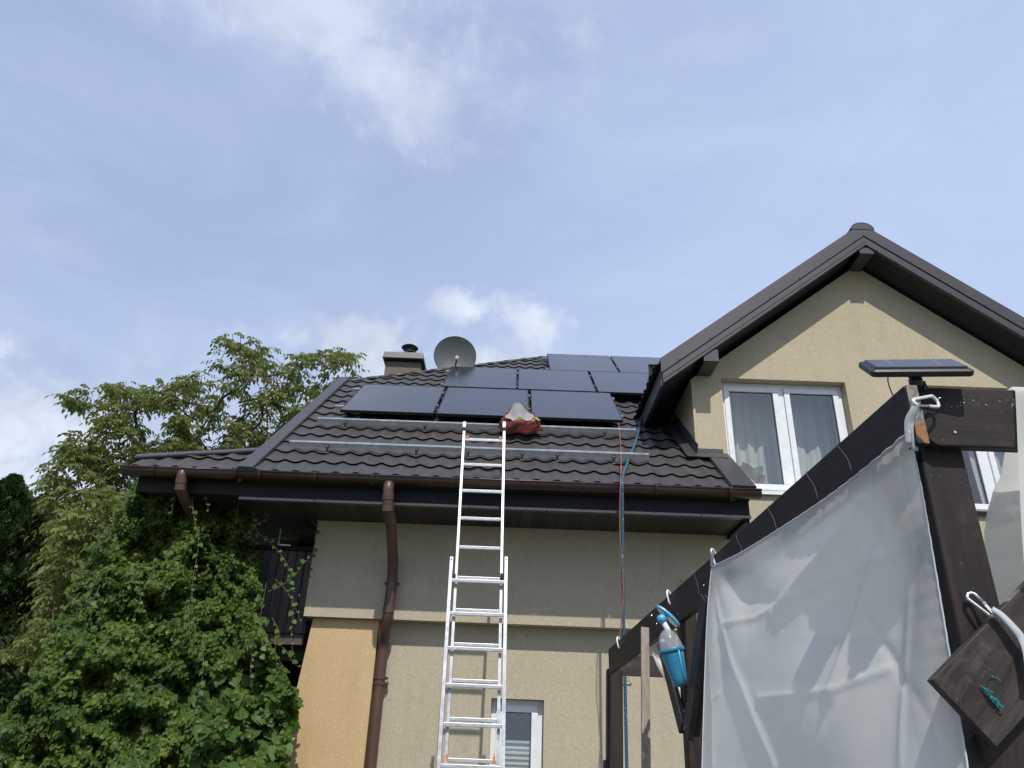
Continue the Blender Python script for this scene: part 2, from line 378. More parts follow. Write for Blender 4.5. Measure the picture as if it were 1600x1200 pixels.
def catmull(pts, n=8):
    pts = [Vector(p) for p in pts]; P = [pts[0]*2-pts[1]]+pts+[pts[-1]*2-pts[-2]]; o = []
    for i in range(1, len(P)-2):
        for k in range(n):
            t = k/n; a, b, c_, d = P[i-1:i+3]
            o.append(.5*((2*b)+(c_-a)*t+(2*a-5*b+4*c_-d)*t*t+(3*b-a-3*c_+d)*t**3))
    return o+[pts[-1]]

# ------------------------------------------------------------------ ground
b = MB(); b.add([(-300, -300, 0), (300, -300, 0), (300, 300, 0), (-300, 300, 0)], [(0, 1, 2, 3)])
props(b.build('ground', 'grass'), kind='structure')
m, g = mat('bounce_paving'); P = objco(g); bk = g.n('ShaderNodeTexBrick'); g.l(P, bk.inputs[0]); bk.inputs['Scale'].default_value = 2.2; bk.inputs['Color1'].default_value = (.17, .16, .145, 1); bk.inputs['Color2'].default_value = (.13, .125, .11, 1); bk.inputs['Mortar'].default_value = (.07, .065, .06, 1)
out(g, pbsdf(g, g.mix(g.ss(g.noise(P, 3, 6), .35, .7, 0, .5), bk.outputs[0], (.09, .085, .075)), .9, nrm=g.bump(g.noise(P, 60, 4), .4, .01)))
b = MB(); b.add([(-1.9, -6, .004), (7, -6, .004), (7, 7.56, .004), (-1.9, 7.56, .004)], [(0, 1, 2, 3)])  # unseen pale ground, added to bounce light onto the shaded walls and soffit
props(b.build('bounce_patio', 'bounce_paving'), kind='structure')

# ================================================================== HOUSE
TH = math.radians(38.6); CT, ST = math.cos(TH), math.sin(TH); TT = math.tan(TH)
def RP(x, s, off=0.): return Vector((x, 6.72+s*CT-off*ST, 3.88+s*ST+off*CT))     # main roof: x along eave, s up the slope
NR = (0, -ST, CT)
def onroof(px, py, off=0.):
    q = hit(px, py, NR, -ST*6.72+CT*3.88+off); return q.x, (q.y-6.72+ST*off)/CT
house = thing('house', 'beige rendered house with graphite tiled roof and projecting gable', 'house', (2, 9.5, 0))
WY, LY = 7.4, 7.57
# ---- walls
b = MB()
b.box(-1.96, 1.93, WY, WY+.3, 2.665, 3.60)                       # upper wall of the main part
b.box(1.93, 4.30, WY, WY+.3, 2.665, 4.06); b.box(4.30, 6.05, WY, WY+.3, 2.665, 3.955)                        # below the gable windows
b.box(-1.96, -1.66, WY+.3, 12, 2.665, 3.60)                      # left side
b.box(-1.90, -.13, LY, LY+.3, 0, 2.663); b.box(.362, 6.0, LY, LY+.3, 0, 2.663)
b.box(-.13, .362, LY, LY+.3, 2.015, 2.663); b.box(-.13, .362, LY, LY+.3, 0, .95)
b.box(-1.90, -1.6, LY+.3, 12, 0, 2.663)
b.build('wall', 'stucco_beige', house)
AX, APZ, GS = 4.02, 6.93, .77                                     # gable axis, soffit apex at the wall, slope
def gz(x): return APZ-abs(x-AX)*GS+.03
W1 = (2.265, 3.645); W2 = (4.39, 5.77); WZ0, WZ1 = 4.06, 5.385
b = MB()
def strip(x0, x1, z0, top=True):
    xs = [x0]+([AX] if x0 < AX < x1 else [])+[x1]
    b.prism([(x0, WY, z0), (x1, WY, z0)]+[(x, WY, gz(x)) for x in xs[::-1]], (0, .3, 0))
strip(1.93, W1[0], 4.06); strip(W1[0], W1[1], WZ1); strip(W1[1], 4.30, 4.06); strip(4.30, W2[0], 3.955); strip(W2[0], W2[1], WZ1); strip(W2[1], 6.11, 3.955)
b.prism([(1.93, WY+.3, 4.1), (1.93, 11, 4.1), (1.93, 11, gz(1.93)), (1.93, WY+.3, gz(1.93))], (.25, 0, 0))
b.build('gable_wall', 'stucco_gable', house)
# dark rooms behind the glass
b = MB()
b.add([(1.98, 10, 2.7), (6.0, 10, 2.7), (6.0, 10, 6.9), (1.98, 10, 6.9), (1.98, WY+.31, 2.7), (6, WY+.31, 2.7), (6, WY+.31, 5.7), (1.98, WY+.31, 5.7)], [(0, 1, 2, 3), (0, 4, 5, 1), (3, 2, 6, 7), (2, 1, 5, 6)])
b.add([(-1.5, 10, .2), (3, 10, .2), (3, 10, 2.6), (-1.5, 10, 2.6), (-1.5, LY+.31, .2), (3, LY+.31, .2), (3, LY+.31, 2.6), (-1.5, LY+.31, 2.6)], [(0, 1, 2, 3), (0, 4, 5, 1), (3, 2, 6, 7)])
b.build('room_lining', 'interior', house)
# ---- orange pillar, splayed to the left
b = MB(); PY = 7.475
b.prism([(-1.885, PY, 2.664), (-1.245, PY, 2.664), (-1.235, PY, 0), (-2.12, PY, 0)], (0, .094, 0))
b.build('pillar', 'stucco_orange', house, bevel=.006)

# ---- windows
def window(x0, x1, z0, z1, yf, name='window', mull=True, light='', blind=False):
    f = MB(); fw = .058; d0, d1 = yf, yf+.075
    f.box(x0, x1, d0, d1, z1-fw, z1); f.box(x0, x1, d0, d1, z0, z0+fw)
    xm = (x0+x1)/2; cols = [(x0, xm-.025), (xm+.025, x1)] if mull else [(x0, x1)]
    f.box(x0, x0+fw, d0, d1, z0+fw, z1-fw); f.box(x1-fw, x1, d0, d1, z0+fw, z1-fw)
    if mull: f.box(xm-.03, xm+.03, d0, d1, z0+fw, z1-fw)
    fo = f.build('window', 'pvc_white', house, bevel=.004, label=light or None)
    s = MB(); gaps = MB()
    for i, (a, c_) in enumerate(cols):
        aa = a+fw+.003 if i == 0 else a+.008; cc = c_-fw-.003 if i == len(cols)-1 else c_-.008
        e0, e1 = yf-.016, yf+.055; sw = .062; zz0, zz1 = z0+fw-.012, z1-fw+.012
        if i == 0: aa -= .014
        if i == len(cols)-1: cc += .014
        s.box(aa, cc, e0, e1, zz1-sw, zz1); s.box(aa, cc, e0, e1, zz0, zz0+sw); s.box(aa, aa+sw, e0, e1, zz0+sw, zz1-sw); s.box(cc-sw, cc, e0, e1, zz0+sw, zz1-sw)
        p = MB(); p.add([(aa+sw-.004, yf+.014, zz0+sw-.004), (cc-sw+.004, yf+.014, zz0+sw-.004), (cc-sw+.004, yf+.014, zz1-sw+.004), (aa+sw-.004, yf+.014, zz1-sw+.004)], [(0, 1, 2, 3)]); p.build('pane', 'glass', fo)
        q = MB()                                                  # black gasket round the glass
        for (u0, u1, v0, v1) in ((aa+sw-.0, cc-sw, zz1-sw-.006, zz1-sw), (aa+sw, cc-sw, zz0+sw, zz0+sw+.006), (aa+sw, aa+sw+.006, zz0+sw+.006, zz1-sw-.006), (cc-sw-.006, cc-sw, zz0+sw+.006, zz1-sw-.006)):
            q.box(u0, u1, yf+.002, yf+.011, v0, v1)
        q.build('gasket', 'black_plastic', fo)
    s.build('sash', 'pvc_white', fo, bevel=.005)
    return fo
YF = WY+.115
w1 = window(W1[0]+.002, W1[1]-.002, WZ0+.03, WZ1-.002, YF, light='white two-sash window with pale curtains under the left slope of the gable')
w2 = window(W2[0]+.002, W2[1]-.002, WZ0-.10, WZ1-.002, YF, light='white two-sash window mostly hidden behind the pergola post')
for fo, (x0, x1) in ((w1, W1), (w2, W2)):
    b = MB(); z0 = WZ0+.028 if fo is w1 else WZ0-.102
    b.prism([(x0+.003, YF+.02, z0), (x0+.003, WY-.045, z0-.016), (x0+.003, WY-.045, z0-.05), (x0+.003, WY-.038, z0-.05), (x0+.003, WY-.038, z0-.028), (x0+.003, YF+.02, z0-.02)], (x1-x0-.006, 0, 0))
    b.build('sill', 'pvc_white' if fo is w1 else 'fascia_dark', fo)
def curtain(parent, x0, x1, z0, z1, y, amp, per, seed):
    r_ = random.Random(seed); b = MB(); n = int((x1-x0)/.01); P = []
    ph = [r_.uniform(0, 6) for _ in range(4)]
    for j in range(25):
        z = z1+(z0-z1)*j/24; row = []
        for i in range(n+1):
            x = x0+(x1-x0)*i/n; a = amp*(.5+.5*j/24)
            yy = y+a*math.sin(2*math.pi*x/per+ph[0]+.4*math.sin(x*7+ph[1])+.25*math.sin(z*2+ph[3]))+a*.4*math.sin(2*math.pi*x/(per*.43)+ph[2])
            row.append((x+.01*math.sin(z*3+x*9), yy, z+.012*math.sin(2*math.pi*x/per*1.0+ph[0])*(1 if j == 0 else 0)))
        P.append(row)
    b.grid(P); b.build('curtain', 'curtain', parent, smooth=True)
curtain(w1, 2.25, 3.13, 4.12, 5.50, YF+.38, .035, .13, 3); curtain(w1, 3.15, 3.78, 4.12, 5.50, YF+.38, .03, .17, 5)
curtain(w2, 4.5, 4.9, 4.0, 5.3, YF+.38, .03, .15, 8); curtain(w2, 5.15, 5.7, 4.0, 5.3, YF+.38, .03, .15, 9)
w3 = window(-.128, .36, .97, 2.013, LY+.10, mull=False, light='narrow white window with a grey pleated blind behind the ladder')
b = MB(); P = []
for j in range(31):
    z = 1.64-.022*j; P.append([(-.05, LY+.155+(.012 if j % 2 else 0), z), (.29, LY+.155+(.012 if j % 2 else 0), z)])
b.grid(P); b.box(-.05, .29, LY+.145, LY+.17, 1.642, 1.665); b.build('blind', 'blind', w3)

# ---- tiled sheet generator
PER, STEP = .188, .30
def tiles(name, mapf, s0, s1, xl, xr, phase, parent, matn='tile_graphite', dx=PER/14):
    """mapf(x,s,h)->point ; xl(s), xr(s) bounds"""
    V = []; F = []
    k = 0; s = s0
    while s < s1-1e-6:
        e = min(s+STEP, s1)
        a0, a1 = min(xl(s), xl(e)), max(xr(s), xr(e))
        n = max(2, int(round((a1-a0)/dx))); xs = a0+(a1-a0)*np.arange(n+1)/n
        prof = [(.05, .004, 0), (-.004, .0205, 0), (-.003, .022, 0), (.03, .0205, 0), (STEP*.5, .0115, 0), (e-s+.004, .001, 0)]
        jit = .0015*np.sin(xs*3.1+k*1.7)
        base = len(V)
        for (ds, h, _) in prof:
            ss_ = s+ds
            x_ = np.clip(xs, xl(min(max(ss_, s0), s1)), xr(min(max(ss_, s0), s1)))
            ph = 2*np.pi*(x_-phase)/PER
            wv_ = .5+.5*np.cos(ph+.35*np.sin(ph)); wv_ = .024*wv_**.9
            for x, hh, jj in zip(x_, wv_, jit): V.append(mapf(float(x), float(ss_+jj), float(h+hh)))
        m_ = n+1
        for r_ in range(len(prof)-1):
            for i in range(n): F.append((base+r_*m_+i, base+r_*m_+i+1, base+(r_+1)*m_+i+1, base+(r_+1)*m_+i))
        s += STEP; k += 1
    b = MB(); b.add(V, F); return b.build(name, matn, parent, smooth=False)
H0 = (-2.40, 3.85); H1 = (.584, 6.46); RIDGE = 6.25                # hip from the verge top to the ridge, in (x, s)
hip_slope = (H1[0]-H0[0])/(H1[1]-H0[1])
def xl(s): return -2.45 if s <= H0[1] else -2.45+(s-H0[1])*hip_slope
def xr(s):
    if s < .87: return 2.10
    if s < 1.95: return 1.91
    z = 3.88+s*ST; return min(6.2, max(1.60, 1.56+(z-5.12)/GS+.15))
roof = tiles('roof', RP, -.08, RIDGE, xl, xr, onroof(523, 690, .05)[0]*0+.03, house)
roof['label'] = 'main graphite metal tile roof slope under the panels'
# solid deck beneath the tiles
b = MB(); q = [(-2.5, -.06), (2.22, -.06), (2.22, .86), (1.90, .86), (1.90, 2.0), (3.9, RIDGE), (xl(RIDGE), RIDGE), (-2.5, H0[1])]
b.prism([RP(x, s, -.012) for x, s in q], tuple(Vector(NR)*-.10)); b.build('deck', 'fascia_dark', roof)
# rear slope and half-hip slope
b = MB(); zr = RP(0, RIDGE).z; yr = RP(0, RIDGE).y
hs = RP(-2.5, H0[1], -.01); he = RP(xl(RIDGE), RIDGE, -.01)
b.add([he, (6, yr, zr), (6, yr+6, zr-4.8), (-2.4, yr+6, zr-4.8)], [(0, 1, 2, 3)])
b.add([hs, he, (-2.45, 2*yr-hs.y, hs.z)], [(0, 1, 2)])
b.build('rear_slope', 'tile_graphite', roof, solid=.03)
# verge trim (left), ridge / hip caps
for (x0, x1, s0_, s1_, h0, h1) in ((-2.565, -2.425, -.13, H0[1]-.02, .03, .075), (2.03, 2.26, -.10, .86, .012, .06)):
    b = MB(); ln_ = 2.0; s = s0_
    while s < s1_-.01:
        e = min(s+ln_, s1_); hh = h1+(.003 if int(s/ln_+.5) % 2 else 0)
        b.prism([RP(x0, s, h0-.12), RP(x0, s, hh), RP(x0+.015, s, hh+.004), RP(x1-.012, s, hh+.002), RP(x1, s, hh-.006), RP(x1, s, h0)], RP(x0, e+.01, h0)-RP(x0, s, h0)); s = e
    b.build('verge_trim', 'trim_graphite', roof, bevel=.003)
b = MB()                                                            # hip cap: short half-round pieces
A = RP(-2.50, H0[1]-.03, -.005); B_ = RP(xl(RIDGE)+.05, RIDGE, -.005); n = 10
for i in range(n):
    p0 = A.lerp(B_, i/n); p1 = A.lerp(B_, (i+1)/n+.01); d = (p1-p0).normalized(); sd_ = Vector((.6, -.8, 0)); sd_ = (sd_-d*sd_.dot(d)).normalized(); u = sd_.cross(d)
    if u.z < 0: u = -u
    P = []
    for p, r in ((p0, .085), (p1, .074)): P.append([p+sd_*(math.cos(t)*r)+u*(math.sin(t)*r*.62-.01) for t in [math.pi*k/10 for k in range(11)]])
    b.grid(P)
p0 = RP(xl(RIDGE)+.1, RIDGE, .0); b.tube([p0, Vector((6, p0.y, p0.z))], .05, 12)
b.build('ridge_cap', 'trim_graphite', roof, solid=.008, smooth=True)
# ---- gutter, fascia, soffit
def gutter_mesh(b, p0, p1, r=.066, cap0=True, cap1=True, out_dir=Vector((0, -1, 0))):
    p0, p1 = Vector(p0), Vector(p1); d = (p1-p0).normalized(); u = Vector((0, 0, 1)); o = out_dir
    prof = [(-r, .012), (-r, 0)]+[(-r*math.cos(t), -r*math.sin(t)) for t in [math.pi*k/14 for k in range(1, 14)]]+[(r, 0), (r, .005)]
    b.grid([[p+o*(-a)*-1*-1+u*c_ for a, c_ in prof] for p in (p0, p1)])
    for p, c_ in ((p0, cap0), (p1, cap1)):
        if c_: b.prism([p+o*(-a)*-1*-1+u*c2 for a, c2 in prof[1:-1]], d*(.004 if p is p0 else -.004))
    q0, q1 = p0+o*r, p1+o*r; b.tube([q0+u*.004, q1+u*.004], .0095, 8)
GY, GZ = 6.668, 3.826
b = MB(); gutter_mesh(b, (-2.575, GY, GZ), (2.30, GY, GZ), out_dir=Vector((0, -1, 0)))
gut = b.build('gutter', 'gutter_brown', house, solid=.003, smooth=True, label='long dark brown gutter along the main eave')
def bracket(x, r=.070):
    b = MB(); P = []
    for xx in (x-.012, x+.012): P.append([(xx, GY-r*math.cos(t), GZ-r*math.sin(t)) for t in [math.pi*k/12 for k in range(13)]])
    b.grid(P); b.box(x-.012, x+.012, GY-r-.006, GY-r+.006, GZ-.002, GZ+.02); return b
for px in (403, 491, 581, 707, 809, 912, 1026, 1141):
    bracket(at(px, 750, GY-.066).x).build('bracket', 'gutter_brown', gut, solid=.003)
b = MB(); b.box(-2.56, 2.22, 6.765, 6.79, 3.605, 3.84); fas = b.build('fascia', 'fascia_dark', house)
b = MB(); x = -2.56
while x < 2.2:
    e = min(x+.72, 2.225); b.box(x+.004, e-.002, 6.745, 6.764, 3.601, 3.622); b.prism([(x+.004, 6.735, 3.594), (x+.004, 6.80, 3.594), (x+.004, 6.80, 3.599), (x+.004, 6.735, 3.599)], (e-x-.006, 0, 0)); x = e
b.build('drip_edge', 'drip_edge', fas)
b = MB(); b.box(-2.03, 2.22, 6.79, WY+.02, 3.60, 3.615); b.box(-2.045, -2.03, 6.79, WY+.6, 3.585, 3.625); b.build('soffit', 'soffit_boards', house)
b = MB(); b.box(2.17, 2.22, 6.79, WY-.003, 3.56, 3.84); b.build('eave_end_board', 'fascia_dark', house)
# ---- left annex roof over the balcony
def ahs(x): return .17+(x+3.6)*.30
def annexmap(x, s, h): return RP(x, s, h)
b = MB()
ann = tiles('roof', RP, -.08, .48, lambda s: max(-3.60, -3.6+(s-.17)/.30), lambda s: -2.56, .03, house)
ann['label'] = 'low roof over the balcony left of the main slope'
b = MB(); p = [RP(-3.60, ahs(-3.6), 0), RP(-2.5, ahs(-2.5), 0)]
b.add([p[0], p[1], (p[1].x, 12, p[1].z), (p[0].x, 12, p[0].z)], [(0, 1, 2, 3)]); b.build('lean_to_slope', 'tile_graphite', ann, solid=.02)
b = MB(); A = RP(-3.66, ahs(-3.66), .035); B_ = RP(-2.54, ahs(-2.54), .04); n = 4
for i in range(n):
    p0, p1 = A.lerp(B_, i/n), A.lerp(B_, (i+1)/n+.015); b.obox(p0, p1, .12, .03+.004*(i % 2), up=(0, -.6, 1))
b.build('ridge_cap', 'trim_graphite', ann, bevel=.012)
b = MB(); gutter_mesh(b, (-3.63, GY, GZ+.0), (-2.60, GY, GZ+.0)); g2 = b.build('gutter', 'gutter_brown', house, solid=.003, smooth=True, label='short dark brown gutter over the vine covered balcony')
for px in (238, 303, 367): bracket(at(px, 735, GY-.066).x).build('bracket', 'gutter_brown', g2, solid=.003)
b = MB(); b.box(-3.52, -2.56, 6.765, 6.79, 3.64, 3.84); b.box(-3.545, -3.52, 6.765, 12, 3.64, 3.95); b.build('fascia', 'fascia_dark', house)
b = MB(); b.box(-3.52, -2.05, 6.79, 12, 3.66, 3.675); b.build('soffit', 'soffit_boards', house)
# ---- half-hip eave: gutter end and dark closing board
b = MB(); p = at(546, 600, 10.0); 
b.prism([at(536, 607, 9.98), at(524, 591, 9.98), at(529, 589.5, 9.98), at(560, 591, 9.98), at(571, 603, 9.98), at(552, 607, 9.98)], (0, 2.6, 0)); b.build('half_hip_eave', 'fascia_dark', house)
b = MB(); q0 = at(525, 589, 9.95); q1 = at(559, 588.5, 9.95); q2 = at(570, 602, 9.95)
b.prism([q0, q1, q2, q2-Vector((.02, 0, .02)), q1-Vector((.01, 0, .03)), q0-Vector((0, 0, .03))], (0, .03, 0)); b.build('gutter', 'gutter_brown', house, label='short gutter end at the clipped gable top')
# ---- chimney
cw = [at(600, 585, 10.6).x, at(656, 585, 10.6).x]; cz = at(630, 561, 10.6).z
b = MB(); b.box(cw[0], cw[1], 10.6, 11.15, 5.6, cz); ch = b.build('chimney', 'stucco_chimney', house, bevel=.006)
b = MB(); c0 = at(597, 560, 10.5).x; c1 = at(662, 560, 10.5).x; zc0 = cz-.03; zc1 = at(630, 549, 10.5).z
b.prism([(c0, 10.5, zc0), (c1, 10.5, zc0), (c1-.02, 10.52, zc1), (c0+.02, 10.52, zc1)], (0, .75, 0)); b.build('cap', 'cap_metal', ch, bevel=.006)
b = MB(); b.box(c0+.04, c1-.04, 10.56, 11.2, zc0-.02, zc0-.002); b.build('cap_underside', 'fascia_dark', ch)
b = MB(); cc = at(640, 549, 10.85); 
for a in range(4): t = a*math.pi/2+.4; b.tube([cc+Vector((.1*math.cos(t), .1*math.sin(t), -.02)), cc+Vector((.1*math.cos(t), .1*math.sin(t), .075))], .008, 6)
b.lathe(cc+Vector((0, 0, .06)), (0, 0, 1), [(.0, .052), (.06, .045), (.11, .025), (.14, 0), (.135, -.006), (.0, .03)], 24); b.lathe(cc+Vector((0, 0, -.03)), (0, 0, 1), [(.085, 0), (.085, .05)], 20)
b.build('cowl', 'black_metal', ch)

# ---- gable roof (wing)
FY = 7.05
ae = (at(1034, 566, FY)+at(1036, 566, FY))/2; EX = 1.545; TZ0 = 5.39; APT = TZ0+(AX-.03-EX)*GS          # top line
AXF = AX-.02
def top(x): return APT-abs(x-AXF)*GS
TK = .268                                                        # vertical thickness of the verge
wing = None
b = MB(); RX = 2*AXF-EX; BY = 11.6
for x0, x1 in ((EX+.02, AXF), (AXF, RX)):
    b.prism([(x0, FY+.03, top(x0)-TK+.03), (x1, FY+.03, top(x1)-TK+.03), (x1, FY+.03, top(x1)-.03), (x0, FY+.03, top(x0)-.03)], (0, BY-FY, 0))
wing = b.build('roof', 'soffit_sheet', house, label='pitched roof of the projecting gable')
GA = math.atan(GS); L = (AXF-EX)/math.cos(GA)
def wmapL(x, s, h): return Vector((EX+s*math.cos(GA)-h*math.sin(GA), x, TZ0-.02+s*math.sin(GA)+h*math.cos(GA)))
tiles('tile_sheet', wmapL, -.06, L, lambda s: FY+.04, lambda s: BY, .05, wing, dx=PER/10)
def wmapR(x, s, h): return Vector((RX-s*math.cos(GA)+h*math.sin(GA), FY+.04+BY-x, TZ0-.02+s*math.sin(GA)+h*math.cos(GA)))
tiles('tile_sheet', wmapR, -.06, L, lambda s: FY+.04, lambda s: BY, .05, wing, dx=PER/6)
# verge flashing (upper smooth band with a dark drip groove) and stepped bargeboard
def raked(y0, y1, za, zb, x_over=0.):
    for sgn in (-1, 1):
        xe = EX-x_over if sgn < 0 else RX+x_over
        b.prism([(xe, y0, top(xe)+za), (AXF, y0, top(AXF)+za), (AXF, y0, top(AXF)+zb), (xe, y0, top(xe)+zb)], (0, y1-y0, 0))
b = MB(); raked(FY-.012, FY+.03, -.135, .035, .015)
for sgn in (-1, 1):                                            # top flange lying on the tiles
    xe = EX-.015 if sgn < 0 else RX+.015
    b.prism([(xe, FY-.012, top(xe)+.036), (AXF, FY-.012, APT+.036), (AXF, FY-.012, APT+.042), (xe, FY-.012, top(xe)+.042)], (0, .13, 0))
b.build('verge_flashing', 'trim_graphite', wing, bevel=.004)
b = MB(); raked(FY+.0, FY+.029, -.158, -.136); raked(FY-.006, FY+.029, -.222, -.158); raked(FY+.004, FY+.029, -.232, -.222); raked(FY-.016, FY+.029, -TK, -.232)
b.build('bargeboard', 'trim_graphite', wing, bevel=.002)
b = MB()
for k in range(14):                                            # rivets along both bands
    for sgn in (-1, 1):
        d = .12+k*.36; 
        x = AXF+sgn*d
        if EX < x < RX:
            b = MB(); b.lathe((x, FY-.014, top(x)-.115), (0, -1, 0), [(.007, 0), (.007, .003), (.0, .005)], 8); b.build('rivet', 'black_metal', wing)
            if k % 2 == 0: b = MB(); b.lathe((x, FY-.018, top(x)-.25), (0, -1, 0), [(.007, 0), (.007, .003), (.0, .005)], 8); b.build('rivet', 'black_metal', wing)
b = MB(); P = []                                               # ridge cap of the gable
for y in (FY-.02, BY): P.append([(AXF-.135*math.cos(t), y, APT-.045+.095*math.sin(t)) for t in [math.pi*k/12 for k in range(13)]])
b.grid(P); b.prism([(AXF-.13*math.cos(t), FY-.016, APT-.045+.088*math.sin(t)) for t in [math.pi*k/12 for k in range(13)]], (0, .01, 0)); b.build('ridge_cap', 'trim_graphite', wing, solid=.004)
b = MB()                                                       # eave fascia along the left eave + small gutterless drip
b.prism([(EX-.005, FY+.03, TZ0-.06), (EX+.018, FY+.03, TZ0-.06), (EX+.018, FY+.03, TZ0-TK-.02), (EX-.005, FY+.03, TZ0-TK-.02)], (0, 1.5, 0))
b.prism([(EX-.018, FY+.03, TZ0-TK-.02), (EX+.0, FY+.03, TZ0-TK-.02), (EX+.0, FY+.03, TZ0-TK+.05), (EX-.018, FY+.03, TZ0-TK+.05)], (0, 1.5, 0))
b.build('fascia', 'trim_graphite', wing, bevel=.003)
def purlin(xc, wd, ztop, zbot):
    b = MB(); b.box(xc-wd/2, xc+wd/2, FY+.035, WY-.002, zbot, ztop); b.box(xc-wd/2-.004, xc+wd/2+.004, FY+.0, FY+.034, zbot-.004, ztop); b.prism([(xc-wd/2-.004, FY-.0, zbot+.012), (xc+wd/2+.004, FY-.0, zbot+.012), (xc+wd/2+.004, FY-.008, zbot+.0), (xc-wd/2-.004, FY-.008, zbot)], (0, 0, .012))
    b.build('purlin', 'trim_graphite', wing, bevel=.003)
pb = at(1112, 565, FY); purlin(pb.x, .155, top(pb.x)-TK+.02, pb.z)
pb2 = at(1355, 397, FY); purlin(AXF, .155, APT-TK-.03, pb2.z)
purlin(2*AXF-pb.x, .155, top(pb.x)-TK+.02, pb.z)
# flashings where the tiles meet the gable wall
b = MB()
b.prism([RP(1.925, .84, .0), RP(1.925, 2.1, .0), RP(1.925, 2.1, .16), RP(1.925, .84, .16)], (-.008, 0, 0))
b.prism([RP(1.915, .80, .052), RP(1.915, 2.1, .052), RP(1.80, 2.1, .052), RP(1.80, .83, .052)], tuple(Vector(NR)*.005))
zf = RP(0, .86, .05).z
b.box(1.915, 2.215, WY-.008, WY-.001, zf-.08, zf+.075)
b.prism([RP(1.80, .84, .06), RP(2.215, .84, .064), RP(2.215, .70, .064), RP(1.80, .74, .056)], tuple(Vector(NR)*.005))
b.build('flashing', 'trim_graphite', house)
# ---- downpipes
def fillet(path, rad, n=5):
    path = [Vector(p) for p in path]; o = [path[0]]
    for a, c_, e in zip(path, path[1:], path[2:]):
        d0 = (a-c_); d1 = (e-c_); k = min(rad, d0.length*.45, d1.length*.45); p = c_+d0.normalized()*k; q = c_+d1.normalized()*k
        for i in range(n+1): t = i/n; o.append(p.lerp(c_, t).lerp(c_.lerp(q, t), t))
    return o+[path[-1]]
def pipe(path, r, label, joints, brs):
    b = MB(); b.tube(fillet(path, .06), r, 20); o = b.build('downpipe', 'pipe_brown', house, smooth=True, label=label)
    for p, d in joints:
        b = MB(); d = Vector(d).normalized(); p = Vector(p); b.lathe(p-d*.03, d, [(r, 0), (r+.005, .002), (r+.005, .056), (r, .058)], 20); b.build('joint', 'pipe_brown', o, smooth=False)
    for p in brs:
        b = MB(); p = Vector(p); b.lathe(p-Vector((0, 0, .012)), (0, 0, 1), [(r+.001, 0), (r+.006, .0), (r+.006, .024), (r+.001, .024)], 20); b.box(p.x-r-.025, p.x+r+.025, p.y+r*.2, p.y+r*.2+.012, p.z-.012, p.z+.012)
        b.tube([p+Vector((-r-.014, -.012, 0)), p+Vector((-r-.014, .05, 0))], .006, 6); b.tube([p+Vector((r+.014, -.012, 0)), p+Vector((r+.014, .05, 0))], .006, 6); b.build('bracket', 'pipe_brown', o)
    return o
R_ = .050
a0 = at(607, 762, 6.63); a1 = at(606, 795, 6.66); a2 = at(611, 820, 6.80); a3 = at(614, 872, 7.26); a4 = at(613, 905, 7.32); a5 = at(606, 962, 7.32); a6 = at(601, 985, 7.40); a7 = at(599, 1008, 7.50); a8 = at(579, 1200, 7.50)
a9 = a8+(a8-a7)*2.0; a9.z = 0.
pipe([a0+Vector((0, .03, .05)), a0, a1, a2, a3, a4, a5, a6, a7, a8, a9], R_, 'long brown downpipe elbowing back to the wall beside the orange pillar',
     [(a0.lerp(a1, .45), a1-a0), (a1, a1-a0), (a3, (0, .2, -1)), (a5.lerp(a4, .15), a5-a4), (a7, (0, 0, -1))], [a4.lerp(a5, .12), a7.lerp(a8, .28), at(594, 1068, 7.5)])
c0_ = at(284, 741, 6.63); c1_ = at(282, 762, 6.65)
pipe([c0_+Vector((0, .03, .05)), c0_, c1_, c1_+Vector((0.0, .14, -.07)), c1_+Vector((.0, .66, -.22)), c1_+Vector((.0, .70, -1.2))], .045, 'short brown downpipe vanishing into the vine', [(c0_.lerp(c1_, .5), c1_-c0_), (c1_, c1_-c0_)], [])
# ---- wall vent
b = MB(); v0 = at(976, 1056, LY); v1 = at(986.5, 1069, LY); x0, x1, z1_, z0_ = v1.x-.115, v1.x, v0.z+.02, v1.z
b.box(x0, x1, LY-.006, LY-.001, z0_, z1_); b.box(x0, x1, LY-.014, LY-.007, z1_-.012, z1_); b.box(x0, x1, LY-.014, LY-.007, z0_, z0_+.012); b.box(x0, x0+.012, LY-.014, LY-.007, z0_, z1_); b.box(x1-.012, x1, LY-.014, LY-.007, z0_, z1_)
k = z0_+.022
while k < z1_-.02: b.box(x0+.014, x1-.014, LY-.013, LY-.006, k, k+.006); k += .013
b.build('vent_grille', 'vent_plastic', house)
# ---- balcony on the left gable
BYY = 7.62
b = MB(); bz1 = at(440, 860, BYY).z; bz0 = at(440, 974, BYY).z; bx = -1.965
xx = -3.5; rr = random.Random(4)
while xx < bx-.02:
    e = min(xx+.088, bx-.012); b.box(xx, e-.006, BYY+rr.uniform(0, .012), BYY+.03, bz0-.01+rr.uniform(-.01, .005), bz1); xx = e
bal = b.build('balcony', 'balcony_boards', house, bevel=.002, label='dark weathered timber balcony front half hidden by the vine')
b = MB(); b.box(-3.5, bx-.005, BYY-.02, BYY+.06, bz1+.002, bz1+.045); b.build('rail', 'fascia_dark', bal, bevel=.004)
b = MB(); zb = at(440, 990, BYY).z; zc = at(440, 1007, BYY).z; b.box(-3.5, bx-.005, BYY-.03, BYY+.12, zb+.004, bz0-.012); b.box(-3.5, bx-.02, BYY-.01, BYY+.14, zc, zb); b.build('floor_beam', 'balcony_boards', bal, bevel=.004)
